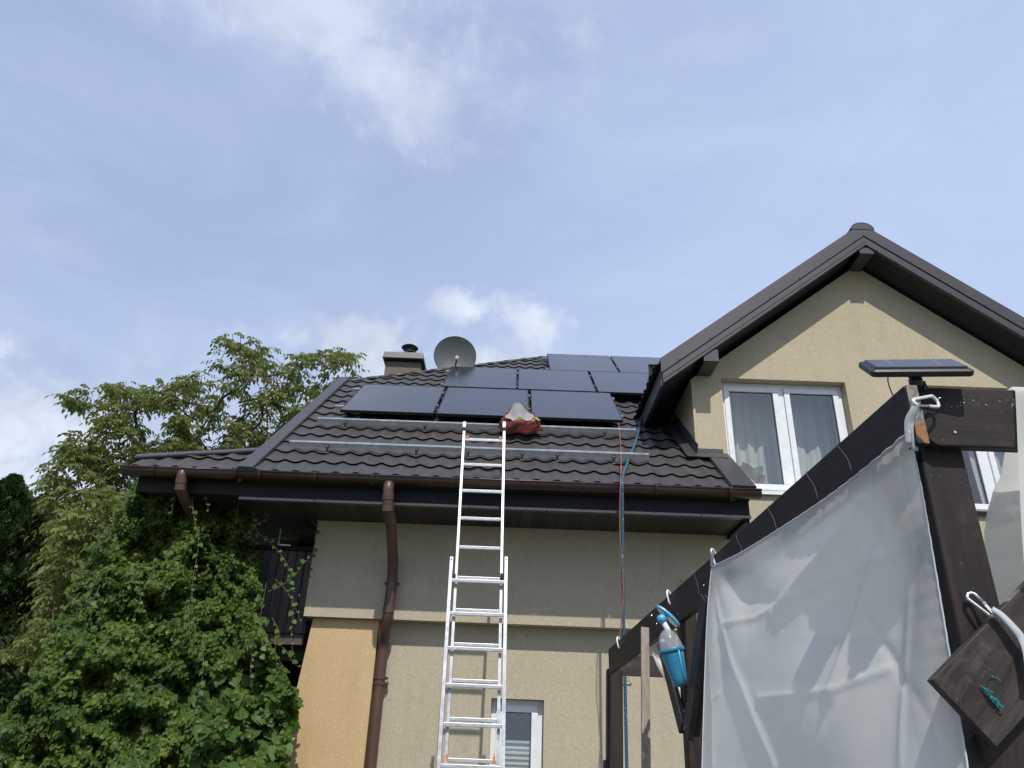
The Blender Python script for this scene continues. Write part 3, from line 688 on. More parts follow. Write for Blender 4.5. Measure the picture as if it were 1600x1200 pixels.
b = MB(); b.box(-3.5, bx-.01, BYY+.13, 12, zb, zb+.03); b.box(-3.5, bx-.01, 11.9, 12, zb+.03, 3.6); b.box(-3.5, bx, 9.3, 9.4, 0, zb-.1); b.build('dark_recess', 'dark_inside', bal)
b = MB(); gx = at(441, 820, BYY+.1).x; b.box(gx-.008, gx+.008, BYY+.08, BYY+.11, bz1+.047, 3.58); b.build('glazing_bar', 'alu', bal)
b = MB(); b.add([(gx+.009, BYY+.09, bz1+.047), (bx-.02, BYY+.09, bz1+.047), (bx-.02, BYY+.09, 3.58), (gx+.009, BYY+.09, 3.58)], [(0, 1, 2, 3)]); b.build('pane', 'glass', bal)
b = MB(); b.box(-3.45, -3.36, BYY, BYY+.09, 0, 3.64); b.build('post', 'stain_wood_z', bal, bevel=.004)
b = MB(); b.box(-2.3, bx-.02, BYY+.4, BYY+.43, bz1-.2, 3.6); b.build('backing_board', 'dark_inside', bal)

# ---- solar panels (portrait), rails
OFF = .16; PH = 1.385
rows = [(1.715, [(-2.05, -.960), (-.925, .157), (.187, 1.252)]), (3.150, [(-1.005, -.004), (.018, 1.078), (1.103, 2.165)]), (4.535, [(.497, 1.560), (1.583, 2.645)])]
names = [['bottom row, left end of the three', 'bottom row, middle one with the red bag at its edge', 'bottom row, right end beside the blue rope'],
         ['middle row, left end under the satellite dish', 'middle row, second from the left', 'middle row, right end partly behind the gable roof'],
         ['top row, left one against the sky', 'top row, right one running behind the gable roof']]
def panel(x0, x1, s0, s1, label):
    c_ = RP((x0+x1)/2, s0, OFF); t = thing('solar_module', label, 'solar panel', c_, 'solar panels on the roof')
    R3 = Matrix(((1, 0, 0), (0, CT, -ST), (0, ST, CT))); t.rotation_euler = R3.to_euler()
    wd = x1-x0; h = s1-s0; fw = .011
    def loc(b, name, m, bev=0):
        me = bpy.data.meshes.new(name); me.from_pydata(b.v, [], b.f); me.materials.append(MATS[m]); o = bpy.data.objects.new(name, me); COL.objects.link(o); o.parent = t
        if bev: md = o.modifiers.new('b', 'BEVEL'); md.width = bev; md.segments = 1
        return o
    b = MB(); b.box(-wd/2, wd/2, 0, fw, -.035, 0); b.box(-wd/2, wd/2, h-fw, h, -.035, 0); b.box(-wd/2, -wd/2+fw, fw, h-fw, -.035, 0); b.box(wd/2-fw, wd/2, fw, h-fw, -.035, 0); loc(b, 'frame', 'black_metal', .0015)
    b = MB(); b.box(-wd/2+fw, wd/2-fw, fw, h-fw, -.006, -.002); loc(b, 'glass', 'pv_glass')
    b = MB(); b.box(-wd/2+fw+.001, wd/2-fw-.001, fw+.001, h-fw-.001, -.012, -.007); loc(b, 'backsheet', 'black_plastic')
    for sy in (.36, 1.02):
        b = MB(); b.box(wd/2+.002, wd/2+.018, sy-.022, sy+.022, -.02, .004); loc(b, 'clamp', 'alu')
    return t
for (s0, xs_), nm in zip(rows, names):
    for (a, c_), l in zip(xs_, nm): panel(a, c_, s0, s0+PH-.012, 'black framed solar panel, '+l)
def rail(x0, x1, s, label, hooks=(), group='aluminium mounting rails', h=.052, w_=.045, off=.072):
    c_ = RP((x0+x1)/2, s, 0); t = thing('mounting_rail', label, 'mounting rail', c_, group)
    b = MB()
    prof = [(-w_/2, 0), (w_/2, 0), (w_/2, h), (w_*.18, h), (w_*.18, h-.012), (-w_*.18, h-.012), (-w_*.18, h), (-w_/2, h), (-w_/2, h*.62), (-w_/2+.006, h*.58), (-w_/2+.006, h*.42), (-w_/2, h*.38)]
    b.prism([RP(x0, s+a, off+c2) for a, c2 in prof], (x1-x0, 0, 0)); b.build('rail', 'alu_rail', t)
    for hx in hooks:
        b = MB(); b.prism([RP(hx-.014, s-.03, off-.004), RP(hx-.014, s-.03, off+.03), RP(hx-.014, s-.036, off+.03), RP(hx-.014, s-.036, off-.01), RP(hx-.014, s+.04, off-.01), RP(hx-.014, s+.04, off-.004)], (.028, 0, 0))
        b.prism([RP(hx-.012, s-.045, .03), RP(hx-.012, s-.039, .03), RP(hx-.012, s-.037, off+.0), RP(hx-.012, s-.043, off)], (.024, 0, 0)); b.box(hx-.018, hx+.018, RP(0, s-.05, .03).y-.008, RP(0, s-.05, .03).y+.008, RP(0, s-.05, .03).z-.01, RP(0, s-.05, .03).z)
        b.lathe(RP(hx, s-.036, off+.015), (0, -1, .1), [(.008, 0), (.008, .008), (.0, .009)], 6); b.build('roof_hook', 'cap_metal', t)
    return t
lo = [onroof(px, 715, .06)[0] for px in (500, 647, 730, 816, 871, 958)]; up_ = [onroof(px, 668, .06)[0] for px in (536, 664, 941)]
rail(-2.285, 1.365, .56, 'lower of the two bare aluminium rails crossing the tiles', lo)
rail(-2.245, 1.365, 1.46, 'upper bare aluminium rail just below the bottom row of panels', up_)
for s, x0, x1, l in ((2.05, -2.19, 1.30, 'rail under the lower part of the bottom panels, stub showing left'), (2.98, -2.19, 1.30, 'rail under the upper part of the bottom panels, stub showing left'),
                     (3.45, -1.06, 2.2, 'rail under the lower part of the middle panels'), (4.34, -1.08, 2.2, 'rail under the upper part of the middle panels, stub by the dish'),
                     (4.80, .44, 2.66, 'rail under the lower part of the top panels'), (5.72, .40, 2.66, 'rail under the upper part of the top panels, stub against the tiles')):
    rail(x0, x1, s, l, h=.05, off=.07)

# ---- satellite dish
dc = at(711, 556, 10.55); dish = thing('satellite_dish', 'round grey satellite dish standing behind the roof hip', 'satellite dish', dc)
nd = Vector((.10, -1, -.12)).normalized()
b = MB(); RD = .335; prof = [(RD*k/14, -.075*(1-(k/14)**2)) for k in range(1, 15)]+[(RD+.006, .004), (RD+.006, -.008)]
b.lathe(dc, nd, [(0.001, -.075)]+prof, 48); b.build('reflector', 'dish_grey', dish, smooth=True, solid=.003)
b = MB(); low_ = dc-Vector((0, nd.z, -nd.y)).normalized()*-0; dn_ = Vector((0, nd.z, -nd.y)).normalized()*-1
lp = at(714, 559, 10.55-.40); b.tube([dc+dn_*RD*.98, lp], .011, 8); b.build('arm', 'black_metal', dish)
b = MB(); b.tube([lp-Vector((0, .0, .01)), lp+nd*-.07+Vector((0, 0, .03))], .022, 12, rs=[.017, .024]); b.lathe(lp, nd*-1, [(0, -.02), (.03, -.01), (.03, .03), (0, .035)], 14); b.build('receiver', 'lnb', dish)
b = MB(); b.tube([dc-nd*.08, dc-nd*.2, dc-nd*.2-Vector((0, 0, .9))], .022, 10); b.build('mast', 'steel', dish)

# ---- ladder
LA = math.radians(78); LN = (0, math.sin(LA), -math.cos(LA)); LD = math.sin(LA)*6.075-math.cos(LA)*1.6
UPL = Vector((0, math.cos(LA), math.sin(LA)))
def onl(px, py, off=0.): return hit(px, py, LN, LD+off)
lad = thing('extension_ladder', 'two-section aluminium ladder leaning against the eave', 'ladder', (-.25, 5.73, 0))
def stile(p_top, p_mid, off, zbot, w_, d_, name='stile'):
    a, c_ = onl(*p_top, off), onl(*p_mid, off); d = c_-a; e = a+d*((zbot-a.z)/d.z); b = MB(); b.obox(a, e, w_, d_, up=LN)
    # the channel lip catches the light
    b.obox(a+Vector((0, -d_/2-.002, 0)), e+Vector((0, -d_/2-.002, 0)), w_*.35, .004, up=LN); return b.build('stile', 'alu', lad, bevel=.003), a, e
s1, la, le = stile((706, 872), (688, 1160), -.03, .02, .028, .062); s2, ra, re = stile((791, 872), (786.5, 1160), -.03, .02, .028, .062)
s3, ua, ue = stile((726, 663), (704.5, 1050), .035, .9, .024, .055); s4, va, ve = stile((788, 663), (780.5, 1050), .035, .9, .024, .055)
def rungs(a, e, a2, e2, first_py, px, off, zmin, n):
    z0 = onl(px, first_py, off).z; dz = .28*math.sin(LA); k = 0
    while z0-k*dz > zmin and k < n:
        z = z0-k*dz; p = a.lerp(e, (z-a.z)/(e.z-a.z)); q = a2.lerp(e2, (z-a2.z)/(e2.z-a2.z)); b = MB(); b.obox(p, q, .024, .028, up=(0, 0, 1)); b.build('rung', 'rung_alu', lad, bevel=.004); k += 1
rungs(la, le, ra, re, 908, 745, -.04, .2, 12); rungs(ua, ue, va, ve, 688, 755, .035, 1.0, 16)
for p in (ua, va):
    b = MB(); b.obox(p+UPL*-.05, p+UPL*.012, .032, .062, up=LN); b.build('end_cap', 'clip_white', lad, bevel=.004)
    b = MB(); b.obox(p+UPL*-.075+Vector((0, -.02, 0)), p+UPL*-.055+Vector((0, -.02, 0)), .03, .066, up=LN); b.build('end_collar', 'black_plastic', lad)
for p, sx_ in ((ua, 1), (va, -1)):
    b = MB(); z = onl(755, 688, .035).z+.025; q = p.lerp(ue if p is ua else ve, (z-p.z)/((ue if p is ua else ve).z-p.z)); q = q+Vector((sx_*.035, -.01, 0)); b.box(q.x-.012, q.x+.012, q.y-.012, q.y+.012, q.z-.01, q.z+.014); b.build('rung_plug', 'orange_plastic', lad)
for px, sx_ in ((697, 1), (771.5, -1)):
    p = onl(px, 1192, .01); b = MB(); b.prism([p+Vector((-.012, 0, 0)), p+Vector((.012, 0, 0)), p+Vector((.008, 0, .045)), p+Vector((-.002, 0, .065))], (0, .02, 0)); b.build('safety_catch', 'orange_plastic', lad)
for p, sx_ in ((la, 1), (ra, -1)):
    b = MB(); q = p+UPL*-.16+Vector((sx_*.03, .0, 0)); b.box(q.x-.014, q.x+.014, q.y-.02, q.y+.045, q.z-.015, q.z+.015); b.build('guide_bracket', 'black_plastic', lad)
    b = MB(); b.lathe(p+UPL*-.02+Vector((0, -.036, 0)), (0, -1, 0), [(.006, 0), (.006, .003), (0, .004)], 8); b.build('rivet', 'black_plastic', lad)
for p in (le, re):
    b = MB(); b.obox(p+UPL*-.02, p+UPL*.07, .036, .07, up=LN); b.build('rubber_foot', 'black_plastic', lad, bevel=.005)

# ---- ropes
b = MB(); X1, S1 = onroof(1002, 646, .06)
pts = [RP(*onroof(1004, 640, .06), .06), RP(*onroof(1002, 652, .06), .06), RP(*onroof(998, 672, .06), .06), RP(*onroof(991, 697, .07), .07), RP(*onroof(978, 729, .05), .05), RP(*onroof(973.5, 744, .03), .03)]
pts += [Vector((at(972.5, 757, 6.592).x, 6.592, GZ+.012)), at(972.5, 775, 6.592), at(973, 850, 6.62), at(974, 950, 6.66), at(976.5, 1060, 6.70), at(979.5, 1200, 6.74)]
pts.append(pts[-1]+Vector((.0, .02, -1.4)))
b.tube(catmull(pts, 6), .0135, 8); props(b.build('rope', 'rope_blue', smooth=True), 'thick blue rope running over the tiles and hanging from the gutter', 'rope')
b = MB(); pts = [RP(*onroof(964, 655, .10), .10), RP(*onroof(967, 666, .12), .12), RP(*onroof(969, 690, .09), .09), RP(*onroof(970.5, 715, .12), .12), RP(*onroof(970, 742, .06), .06)]
pts += [Vector((at(969.5, 752, 6.59).x, 6.59, GZ+.012)), at(968.5, 790, 6.58), at(969, 840, 6.57), at(972.5, 890, 6.60), at(973.5, 930, 6.62), at(970, 980, 6.62), at(966.5, 1010, 6.62), at(963, 1100, 6.64), at(962, 1200, 6.66)]
pts.append(pts[-1]+Vector((0, .02, -1.4)))
b.tube(catmull(pts, 6), .005, 6); props(b.build('cord', 'rope_red', smooth=True), 'thin pink-red cord hanging from the bottom panels beside the thick blue rope', 'cord')
# ---- red bag on the rail
def bag():
    r_ = random.Random(3); cx, s_ = onroof(813, 668, .12); C0 = RP(cx-.0, s_+.0, .10)
    X_ = Vector((1, 0, 0)); U_ = Vector((0, CT, ST)); N_ = Vector(NR)
    t = thing('plastic_bag', 'crumpled dark red bag with white lining slumped on the rail at the ladder top', 'bag', C0)
    def nz(p, k=6.): return noise.noise(Vector(p)*k)
    # bag body, a slumped open sack seen from its mouth
    P = []; n = 48
    for j in range(15):
        v = j/14; row = []
        for i in range(n):
            t_ = 2*math.pi*i/n; rx = .215; ry = .19
            q = X_*(math.cos(t_)*rx)+U_*(math.sin(t_)*ry)
            h = .015+.12*math.sin(v*math.pi*.62)
            sh = 1.12-.32*v
            rise = (.11 if math.sin(t_) > 0 else .01)*abs(math.sin(t_))**1.2*v*math.exp(-((math.cos(t_)+.25)/.75)**2)*1.4
            cr = 1+.16*nz((math.cos(t_)*2.2, math.sin(t_)*2.2, v*1.6), 1.7)+.07*nz((math.cos(t_)*5, math.sin(t_)*5, v*4), 2.)+.035*nz((t_*6, v*9, 2), 1.)
            row.append(C0+q*sh*cr+N_*(h+rise)+N_*.025*nz((t_*2.2, v*5, 1), 1.))
        P.append(row)
    b = MB(); b.grid(P, True); b.build('sack', 'bag_red', t, smooth=True, solid=.002)
    P2 = [P[-1]]
    for j in range(1, 9):
        v = j/8; row = []
        for i, p in enumerate(P[-1]):
            t_ = 2*math.pi*i/n; c_ = C0+N_*.05+U_*.01; q = p.lerp(c_, v*.96); q = q-N_*(.03*math.sin(v*3.1))+N_*.022*nz((t_*3, v*6, 4), 1.)
            row.append(q)
        P2.append(row)
    b = MB(); b.grid(P2, True); b.build('lining', 'bag_inner', t, smooth=True)
    b = MB()
    for i in range(2):
        p0 = C0+X_*(-.06+.16*i)+N_*.12+U_*(-.08); P = []
        pts = [p0, p0+X_*.03+U_*.04+N_*.02, p0+X_*.07+U_*.02+N_*.03, p0+X_*.10-U_*.02+N_*.01]; b.tube(catmull(pts, 5), .013, 8)
    props(b.build('work_gloves', 'glove_yellow', smooth=True), 'pair of yellow work gloves lying in the mouth of the red bag', 'gloves')
bag()
# ---- houseplant in the window
def houseplant():
    c_ = at(1205, 772, YF+.10); t = thing('houseplant', 'potted plant with reddish leaves behind the left window pane', 'plant', (c_.x-.05, YF+.08, WZ0+.10))
    b = MB(); b.lathe((c_.x-.05, YF+.085, WZ0+.09), (0, 0, 1), [(.03, 0), (.042, .08), (.045, .085), (.038, .085)], 16, capa=True); b.build('pot', 'lnb', t, smooth=True)
    for nm, mt, sd_, lst in (('leaf', 'plant_pink', 1, [(1178, 750, 1160, 722), (1180, 758, 1195, 742), (1172, 745, 1152, 728)]), ('leaf', 'plant_green', 2, [(1176, 748, 1192, 728), (1185, 765, 1205, 760), (1180, 745, 1160, 738)])):
        for (x0, y0, x1, y1) in lst:
            b = MB(); a, e = at(x0, y0, YF+.07), at(x1, y1, YF+.05); base = Vector((c_.x-.05, YF+.08, WZ0+.17)); d = e-a; sdv = d.cross(Vector((0, 1, .3))).normalized()
            P = [[a+d*u-sdv*(w_*.3*d.length), a+d*u+Vector((0, .01, -.01)), a+d*u+sdv*(w_*.3*d.length)] for u, w_ in ((0, .1), (.25, .7), (.5, 1), (.8, .6), (1, .02))]
            b.grid(P); b.tube([base, a], .003, 5); b.build(nm, mt, t, smooth=True)
houseplant()
# ================================================================== PERGOLA
def bxs(y): return .962-.070*(y-1.65)                     # left face of the side beam
def ztop(y): return 2.445-(y-1.65)*.0585
def onside(px, py, extra=0.):
    """point on the slightly skewed vertical plane of the side beam"""
    n = Vector((1, .070, 0)); return hit(px, py, n, .962+.070*1.65+extra)
perg = thing('pergola', 'dark stained timber pergola in front of the house on the right', 'pergola', (1.0, 3.4, 0))
def plank(p, q, wd, hg, name, m, up=(0, 0, 1), bev=.004, label=None):
    b = MB(); b.obox(p, q, wd, hg, up=up); return b.build(name, m, perg, bevel=bev, label=label)
# side beam plank
Y0, Y1 = 1.65, 5.42; TKP = .030; HB = .158
b = MB(); P0 = Vector((bxs(Y0)+TKP/2, Y0, ztop(Y0)-HB/2)); P1 = Vector((bxs(Y1)+TKP/2, Y1, ztop(Y1)-HB/2+.012)); b.obox(P0+(P1-P0).normalized()*.004, P1, TKP, HB); sb = b.build('side_beam', 'stain_wood_y', perg, bevel=.003)
e0 = P0; dd = (P1-P0).normalized(); sx_ = Vector((TKP/2-.0015, 0, 0)); up_v = Vector((0, 0, 1))
b = MB(); b.prism([e0-sx_+up_v*(HB/2-.002), e0+sx_+up_v*(HB/2-.002), e0+sx_-up_v*(HB*.16), e0-sx_-up_v*(HB*.16)], dd*.0035); b.build('end_grain', 'end_grain', sb)
b = MB(); b.prism([e0-sx_-up_v*(HB*.163), e0+sx_-up_v*(HB*.163), e0+sx_-up_v*(HB/2-.002), e0-sx_-up_v*(HB/2-.002)], dd*.0035); b.build('end_grain', 'end_orange', sb, label='fresh orange end grain at the bottom of the beam end')
# inner beam (the pair of the side plank) carried by the posts
# posts
def post(x0, x1, y0, y1, zt, m='stain_wood_z', bev=.008, lean=(0, 0)):
    b = MB(); b.prism([(x0, y0, zt), (x1, y0, zt), (x1, y1, zt), (x0, y1, zt)], (lean[0], lean[1], -zt)); return b.build('post', m, perg, bevel=bev, seg=3)
post(1.022, 1.132, 1.752, 1.862, 2.335)
post(.8235, .905, 3.70, 3.79, 2.31)
fx0, fx1 = at(950.5, 1100, 5.5).x, at(975, 1100, 5.5).x
post(fx0, fx1, 5.5, 5.6, 2.12, lean=(at(944.5, 1195, 5.5).x-at(950.5, 1100, 5.5).x-.02, 0))
post(at(1500, 1100, 3.9).x+.6, at(1500, 1100, 3.9).x+.7, 5.5, 5.6, 2.2)
# small bracket at the foot of the far post
b = MB(); p = at(945, 1193, 5.48); b.box(p.x-.01, p.x+.02, 5.47, 5.499, p.z-.25, p.z+.02); b.build('hinge_plate', 'black_metal', perg)
# front cross beam to the right of the near post
cb0 = at(1447, 604, 1.70); cb1 = at(1455, 700, 1.70); zt_, zb_ = at(1500, 607, 1.715).z, at(1500, 697, 1.715).z
b = MB(); b.prism([(1.012, 1.715, zt_), (1.50, 1.715, zt_+.004), (3.2, 1.715, zt_), (3.2, 1.715, zb_), (1.048, 1.715, zb_), (1.022, 1.715, zb_+.022)], (0, .034, 0)); b.build('cross_beam', 'stain_wood_x', perg, bevel=.004)
for (px, py) in ((1492, 675),):
    p = at(px, py, 1.714); b = MB(); b.lathe(p, (0, -1, 0), [(.0035, -.003), (.0035, .0015), (.0, .0006)], 10); b.build('screw', 'yellow_line', perg)
b = MB(); rs = random.Random(5)
for _ in range(26):
    p = at(rs.uniform(1460, 1590), 622+rs.random()*14, 1.7145); r = rs.uniform(.0006, .0014); b.lathe(p, (0, -1, 0), [(r, 0), (0, .0004)], 5)
b.build('paint_fleck', 'clip_white', perg)
# rear cross beam and joists
fz0 = at(1000, 1024, 5.62).z; fz1 = at(1000, 1057, 5.62).z
b = MB(); b.prism([(fx1-.06, 5.601, fz0), (3.2, 5.601, fz0), (3.2, 5.601, fz1), (fx1-.06, 5.601, fz1)], (0, .035, 0)); b.build('rear_beam', 'brace_wood', perg, bevel=.003)
# V braces at the middle post
def brace(p_top, ytop, p_bot, ybot, x_off, wd=.075, m='stain_wood_z', tk=.026):
    a = onside(*p_top, x_off); c_ = onside(*p_bot, x_off); 
    b = MB(); d = (c_-a).normalized(); nrm = Vector((1, .07, 0)).normalized(); b.obox(a-d*.03, c_+d*.02, wd, tk, up=nrm); return b.build('brace', m, perg, bevel=.003)
brace((1102, 945), 0, (1076, 1142), 0, -.014, .085, 'brace_wood'); brace((1034, 1008), 0, (1066, 1132), 0, -.012, .075, 'brace_wood')
brace((1110, 960), 0, (1086, 1142), 0, .05, .07)
for (px, py) in ((1069, 1110), (1071, 1137), (1018, 962), (1026, 975), (1047, 967), (1060, 960), (1100, 915)):
    p = onside(px, py, -.002 if py < 1000 else -.03); b = MB(); b.lathe(p, (-1, 0, 0), [(.0045, -.002), (.0045, .002), (0, .003)], 8); b.build('screw', 'steel', perg)
# diagonal board across the near post
BZ = 1.722
A1, A2, A3, A4 = at(1457, 1062, BZ), at(1560, 1165, BZ), at(1600, 915, BZ), at(1600, 1115, BZ)
dv = (A3-A1); dv.y = 0; dv.normalize(); w_v = (A2-A1); w_v -= dv*w_v.dot(dv); wlen = w_v.length; w_v.normalize()
b = MB(); e = A1+dv*1.1; b.prism([A1, e, e+w_v*wlen, A2-dv*.005], (0, .027, 0)); br = b.build('brace', 'brace_wood_diag', perg, bevel=.002, label='weathered board nailed diagonally across the near post')
b = MB(); b.prism([A1+Vector((.004, .001, .0015)), e+Vector((0, .001, .0015)), e+Vector((0, .026, .0015)), A1+Vector((.004, .026, .0015))], (0, 0, .001)); b.build('cut_edge', 'end_grain', br)
# second brace behind, going the other way
b = MB(); q0 = at(1478, 985, 1.90); q1 = at(1545, 1175, 1.90); b.obox(at(1440, 930, 1.90), at(1620, 1190, 1.90), .06, .03, up=(0, 1, 0)); b.build('brace', 'brace_wood', perg, bevel=.003)
b = MB(); b.obox(at(1510, 1150, 1.80), at(1600, 1260, 1.80), .05, .05, up=(0, 1, 0)); b.build('brace', 'stain_wood_z', perg, bevel=.003)
# lower rail under the cloth
b = MB(); b.box(1.132, 3.2, 1.80, 1.83, 1.1, 1.2); b.build('lower_rail', 'stain_wood_x', perg, bevel=.003)
b = MB()
for (px, py, m) in ((1308, 700, 1), (1258, 735, 1), (1200, 800, 1), (1150, 840, 1), (1085, 900, 1)):
    a = onside(px, py-6, -.002); a = Vector((bxs(a.y)-.002, a.y, ztop(a.y)+.001)); pts = [Vector((bxs(a.y)+TKP, a.y+.01, ztop(a.y)+.002)), a, a+Vector((-.002, -.05, -.06)), a+Vector((-.003, -.066, -.105))]
    b = MB(); b.tube(catmull(pts, 5), .0011, 5); b.build('tie_wire', 'wire', perg)
# hooks along the top of the beam
for (px, py) in ((967, 1000), (1046, 925), (1116, 858)):
    a = onside(px, py+8, 0); y = a.y; zt = ztop(y); b = MB(); x = bxs(y)
    b.tube(catmull([(x+.012, y+.02, zt+.012), (x-.004, y+.01, zt+.030), (x-.012, y-.005, zt+.012), (x-.006, y-.012, zt-.03), (x+.004, y-.01, zt-.045)], 6), .0048, 8); b.build('hook', 'clip_white', perg, smooth=True)
# ---- grey lath
ly = 4.1; b = MB(); p0, p1 = at(1007.5, 981, ly), at(1009.5, 1200, ly-.15); d = p1-p0; p2 = p0+d*(p0.z/(-d.z))*.999; b.obox(p0, p2, .042, .024, up=(0, 1, 0))
props(b.build('lath', 'grey_lath', bevel=.002), 'raw grey timber lath standing upright against the pergola beam', 'lath')

# ---- solar lamp on the near corner
lc = at(1429, 572, 1.70); sl = thing('solar_charger', 'small black solar panel on a ball joint at the near pergola corner', 'solar panel', lc)
tl = math.radians(40); LR = Matrix.Rotation(math.radians(-8), 3, 'Z') @ Matrix.Rotation(math.radians(1.2), 3, 'Y') @ Matrix(((1, 0, 0), (0, math.cos(tl), -math.sin(tl)), (0, math.sin(tl), math.cos(tl))))
def lp_(x, y, z): return lc+LR@Vector((x, y, z))
hw = .122; hh = .058
def rrect(hx, hy, r, z, n=5):
    o = []
    for cx, cy, a0_ in ((hx-r, hy-r, 0), (-hx+r, hy-r, 90), (-hx+r, -hy+r, 180), (hx-r, -hy+r, 270)):
        for k in range(n): t = math.radians(a0_+90*k/(n-1)); o.append(lp_(cx+r*math.cos(t), cy+r*math.sin(t), z))
    return o
b = MB(); Ls = [rrect(hw-.004, hh-.004, .008, -.016), rrect(hw, hh, .01, -.012), rrect(hw, hh, .01, -.001), rrect(hw-.006, hh-.006, .009, .003), rrect(hw-.010, hh-.010, .008, .0035), rrect(hw-.012, hh-.012, .007, .008), rrect(hw-.016, hh-.016, .006, .0085)]
b.grid(Ls, True); n_ = len(Ls[0]); b.add(Ls[0], [tuple(range(n_))]); b.build('housing', 'black_plastic', sl, bevel=0)
b = MB(); b.add(rrect(hw-.0155, hh-.0155, .006, .0086), [tuple(range(n_))]); b.build('cell', 'pv_small', sl)
for x in (-hw*.5, hw*.42, hw*.86): b = MB(); b.prism([lp_(x-.0006, -hh*.62, .0089), lp_(x+.0006, -hh*.62, .0089), lp_(x+.0006, hh*.62, .0089), lp_(x-.0006, hh*.62, .0089)], tuple(LR@Vector((0, 0, .0003)))); b.build('contact_line', 'yellow_line', sl)
b = MB(); jb = at(1430, 592, 1.70); top_ = lp_(0, .0, -.017); b.tube([top_, top_.lerp(jb, .5), jb+Vector((0, 0, .008))], .02, 14, rs=[.018, .016, .012]); 
b.lathe(jb+Vector((0, 0, -.012)), (0, 0, 1), [(0, -.016), (.012, -.012), (.0165, 0), (.0165, .010), (.012, .018), (0, .022)], 18); b.box(jb.x-.011, jb.x+.013, 1.69, 1.715, zt_-.004, jb.z-.02); b.tube([jb+Vector((.017, 0, -.008)), jb+Vector((.022, 0, -.03))], .006, 8); b.build('ball_joint', 'black_plastic', sl, smooth=False)
b = MB(); a = lp_(-.075, -.035, -.016); c2 = onside(1395, 617, .01); b.tube(catmull([a, a.lerp(c2, .3)+Vector((-.004, 0, -.002)), a.lerp(c2, .7)+Vector((-.003, 0, 0)), c2, c2+Vector((.006, 0, -.01))], 6), .0016, 6); b.build('cable', 'cable', sl, smooth=True)

# ---- translucent cloth between near and middle post
def arc_interp(pts, t):
    d = [0]
    for a, c_ in zip(pts, pts[1:]): d.append(d[-1]+(c_-a).length)
    x = t*d[-1]
    for i in range(len(pts)-1):
        if x <= d[i+1] or i == len(pts)-2: return pts[i].lerp(pts[i+1], (x-d[i])/(d[i+1]-d[i]))
CO = -.012
topc = catmull([onside(*p, CO) for p in ((1420, 673), (1402, 690), (1350, 733), (1300, 772), (1250, 806), (1200, 838), (1155, 865), (1112, 886))], 4)
rightc = catmull([onside(1420, 673, CO), at(1437, 750, 1.71), at(1455, 850, 1.76), at(1480, 1000, 1.768), at(1512, 1200, 1.768)], 4); rightc.append(rightc[-1]+(rightc[-1]-rightc[-3])*3+Vector((-.05, 0, 0))); 
leftc = catmull([onside(px_, py_, CO-k_) for px_, py_, k_ in ((1112, 886, 0), (1106, 950, .035), (1101, 1060, .08), (1097, 1200, .13))], 4); leftc.append(leftc[-1]+(leftc[-1]-leftc[-3])*2.2)
NU, NV = 150, 130
bl, brr = leftc[-1], rightc[-1]
def ridge_l(*pts):
    o = []
    for p in pts:
        q = onside(*p, CO); q.y += .10*max(0, min(1, 1-(q.y-1.66)/.6))*max(0, min(1, (2.30-q.z)/.2)); o.append(Vector((0, q.y, q.z)))
    return o
RID = [ # polyline (px), amplitude, width
 (ridge_l((1418, 682), (1350, 770), (1275, 878), (1225, 960)), .016, .022), (ridge_l((1420, 690), (1385, 800), (1362, 905), (1330, 1090)), .015, .020),
 (ridge_l((1421, 690), (1417, 850), (1419, 1075), (1430, 1200)), .010, .012), (ridge_l((1420, 680), (1396, 790), (1378, 830)), -.011, .022), (ridge_l((1420, 684), (1330, 770), (1240, 838)), -.010, .025),
 (ridge_l((1112, 890), (1140, 960), (1200, 1075), (1250, 1200)), .015, .022), (ridge_l((1112, 892), (1125, 990), (1160, 1110), (1172, 1200)), .012, .020), (ridge_l((1112, 890), (1170, 930), (1240, 950)), -.012, .035),
 (ridge_l((1150, 975), (1200, 966), (1300, 900), (1345, 880), (1410, 850)), .010, .011), (ridge_l((1222, 1092), (1265, 1088), (1335, 1078), (1395, 1040)), .009, .010), (ridge_l((1330, 1075), (1355, 900), (1370, 860)), .012, .018),
 (ridge_l((1128, 1130), (1150, 1105), (1165, 1085)), .007, .012), (ridge_l((1360, 960), (1400, 1030), (1420, 1065)), -.010, .016), (ridge_l((1300, 1200), (1340, 1120), (1360, 1060)), .008, .03), (ridge_l((1440, 1080), (1475, 1130), (1500, 1160)), -.006, .015)]
def segd(p, a, c_):
    ab = c_-a; t = max(0, min(1, (p-a).dot(ab)/ab.length_squared)); return (p-(a+ab*t)).length
P = []; nside = Vector((1, .07, 0)).normalized()
RA = []
for pts, amp, wd in RID: RA.append((np.array([tuple(q) for q in pts]), amp, wd))
for j in range(NV+1):
    v = j/NV; row = []
    L_ = arc_interp(leftc, v); R2 = arc_interp(rightc, v)
    for i in range(NU+1):
        u = i/NU
        T = arc_interp(topc, u); Bm = brr.lerp(bl, u)
        q = (T*(1-v)+Bm*v)+(R2*(1-u)+L_*u)-((topc[0]*(1-u)+topc[-1]*u)*(1-v)+(brr*(1-u)+bl*u)*v)
        row.append(q)
    P.append(row)
Q = np.array([[tuple(p) for p in r] for r in P]).reshape(-1, 3); disp = np.zeros(len(Q))
for pts, amp, wd in RA:
    best = np.full(len(Q), 9.); Q0 = Q*np.array([0, 1, 1])
    for k in range(len(pts)-1):
        a, c_ = pts[k], pts[k+1]; ab = c_-a; t = np.clip(((Q0-a)@ab)/(ab@ab), 0, 1); best = np.minimum(best, np.linalg.norm(Q0-(a+t[:, None]*ab), axis=1))
    disp += amp/(1+(best/(wd*.85))**2)**1.2
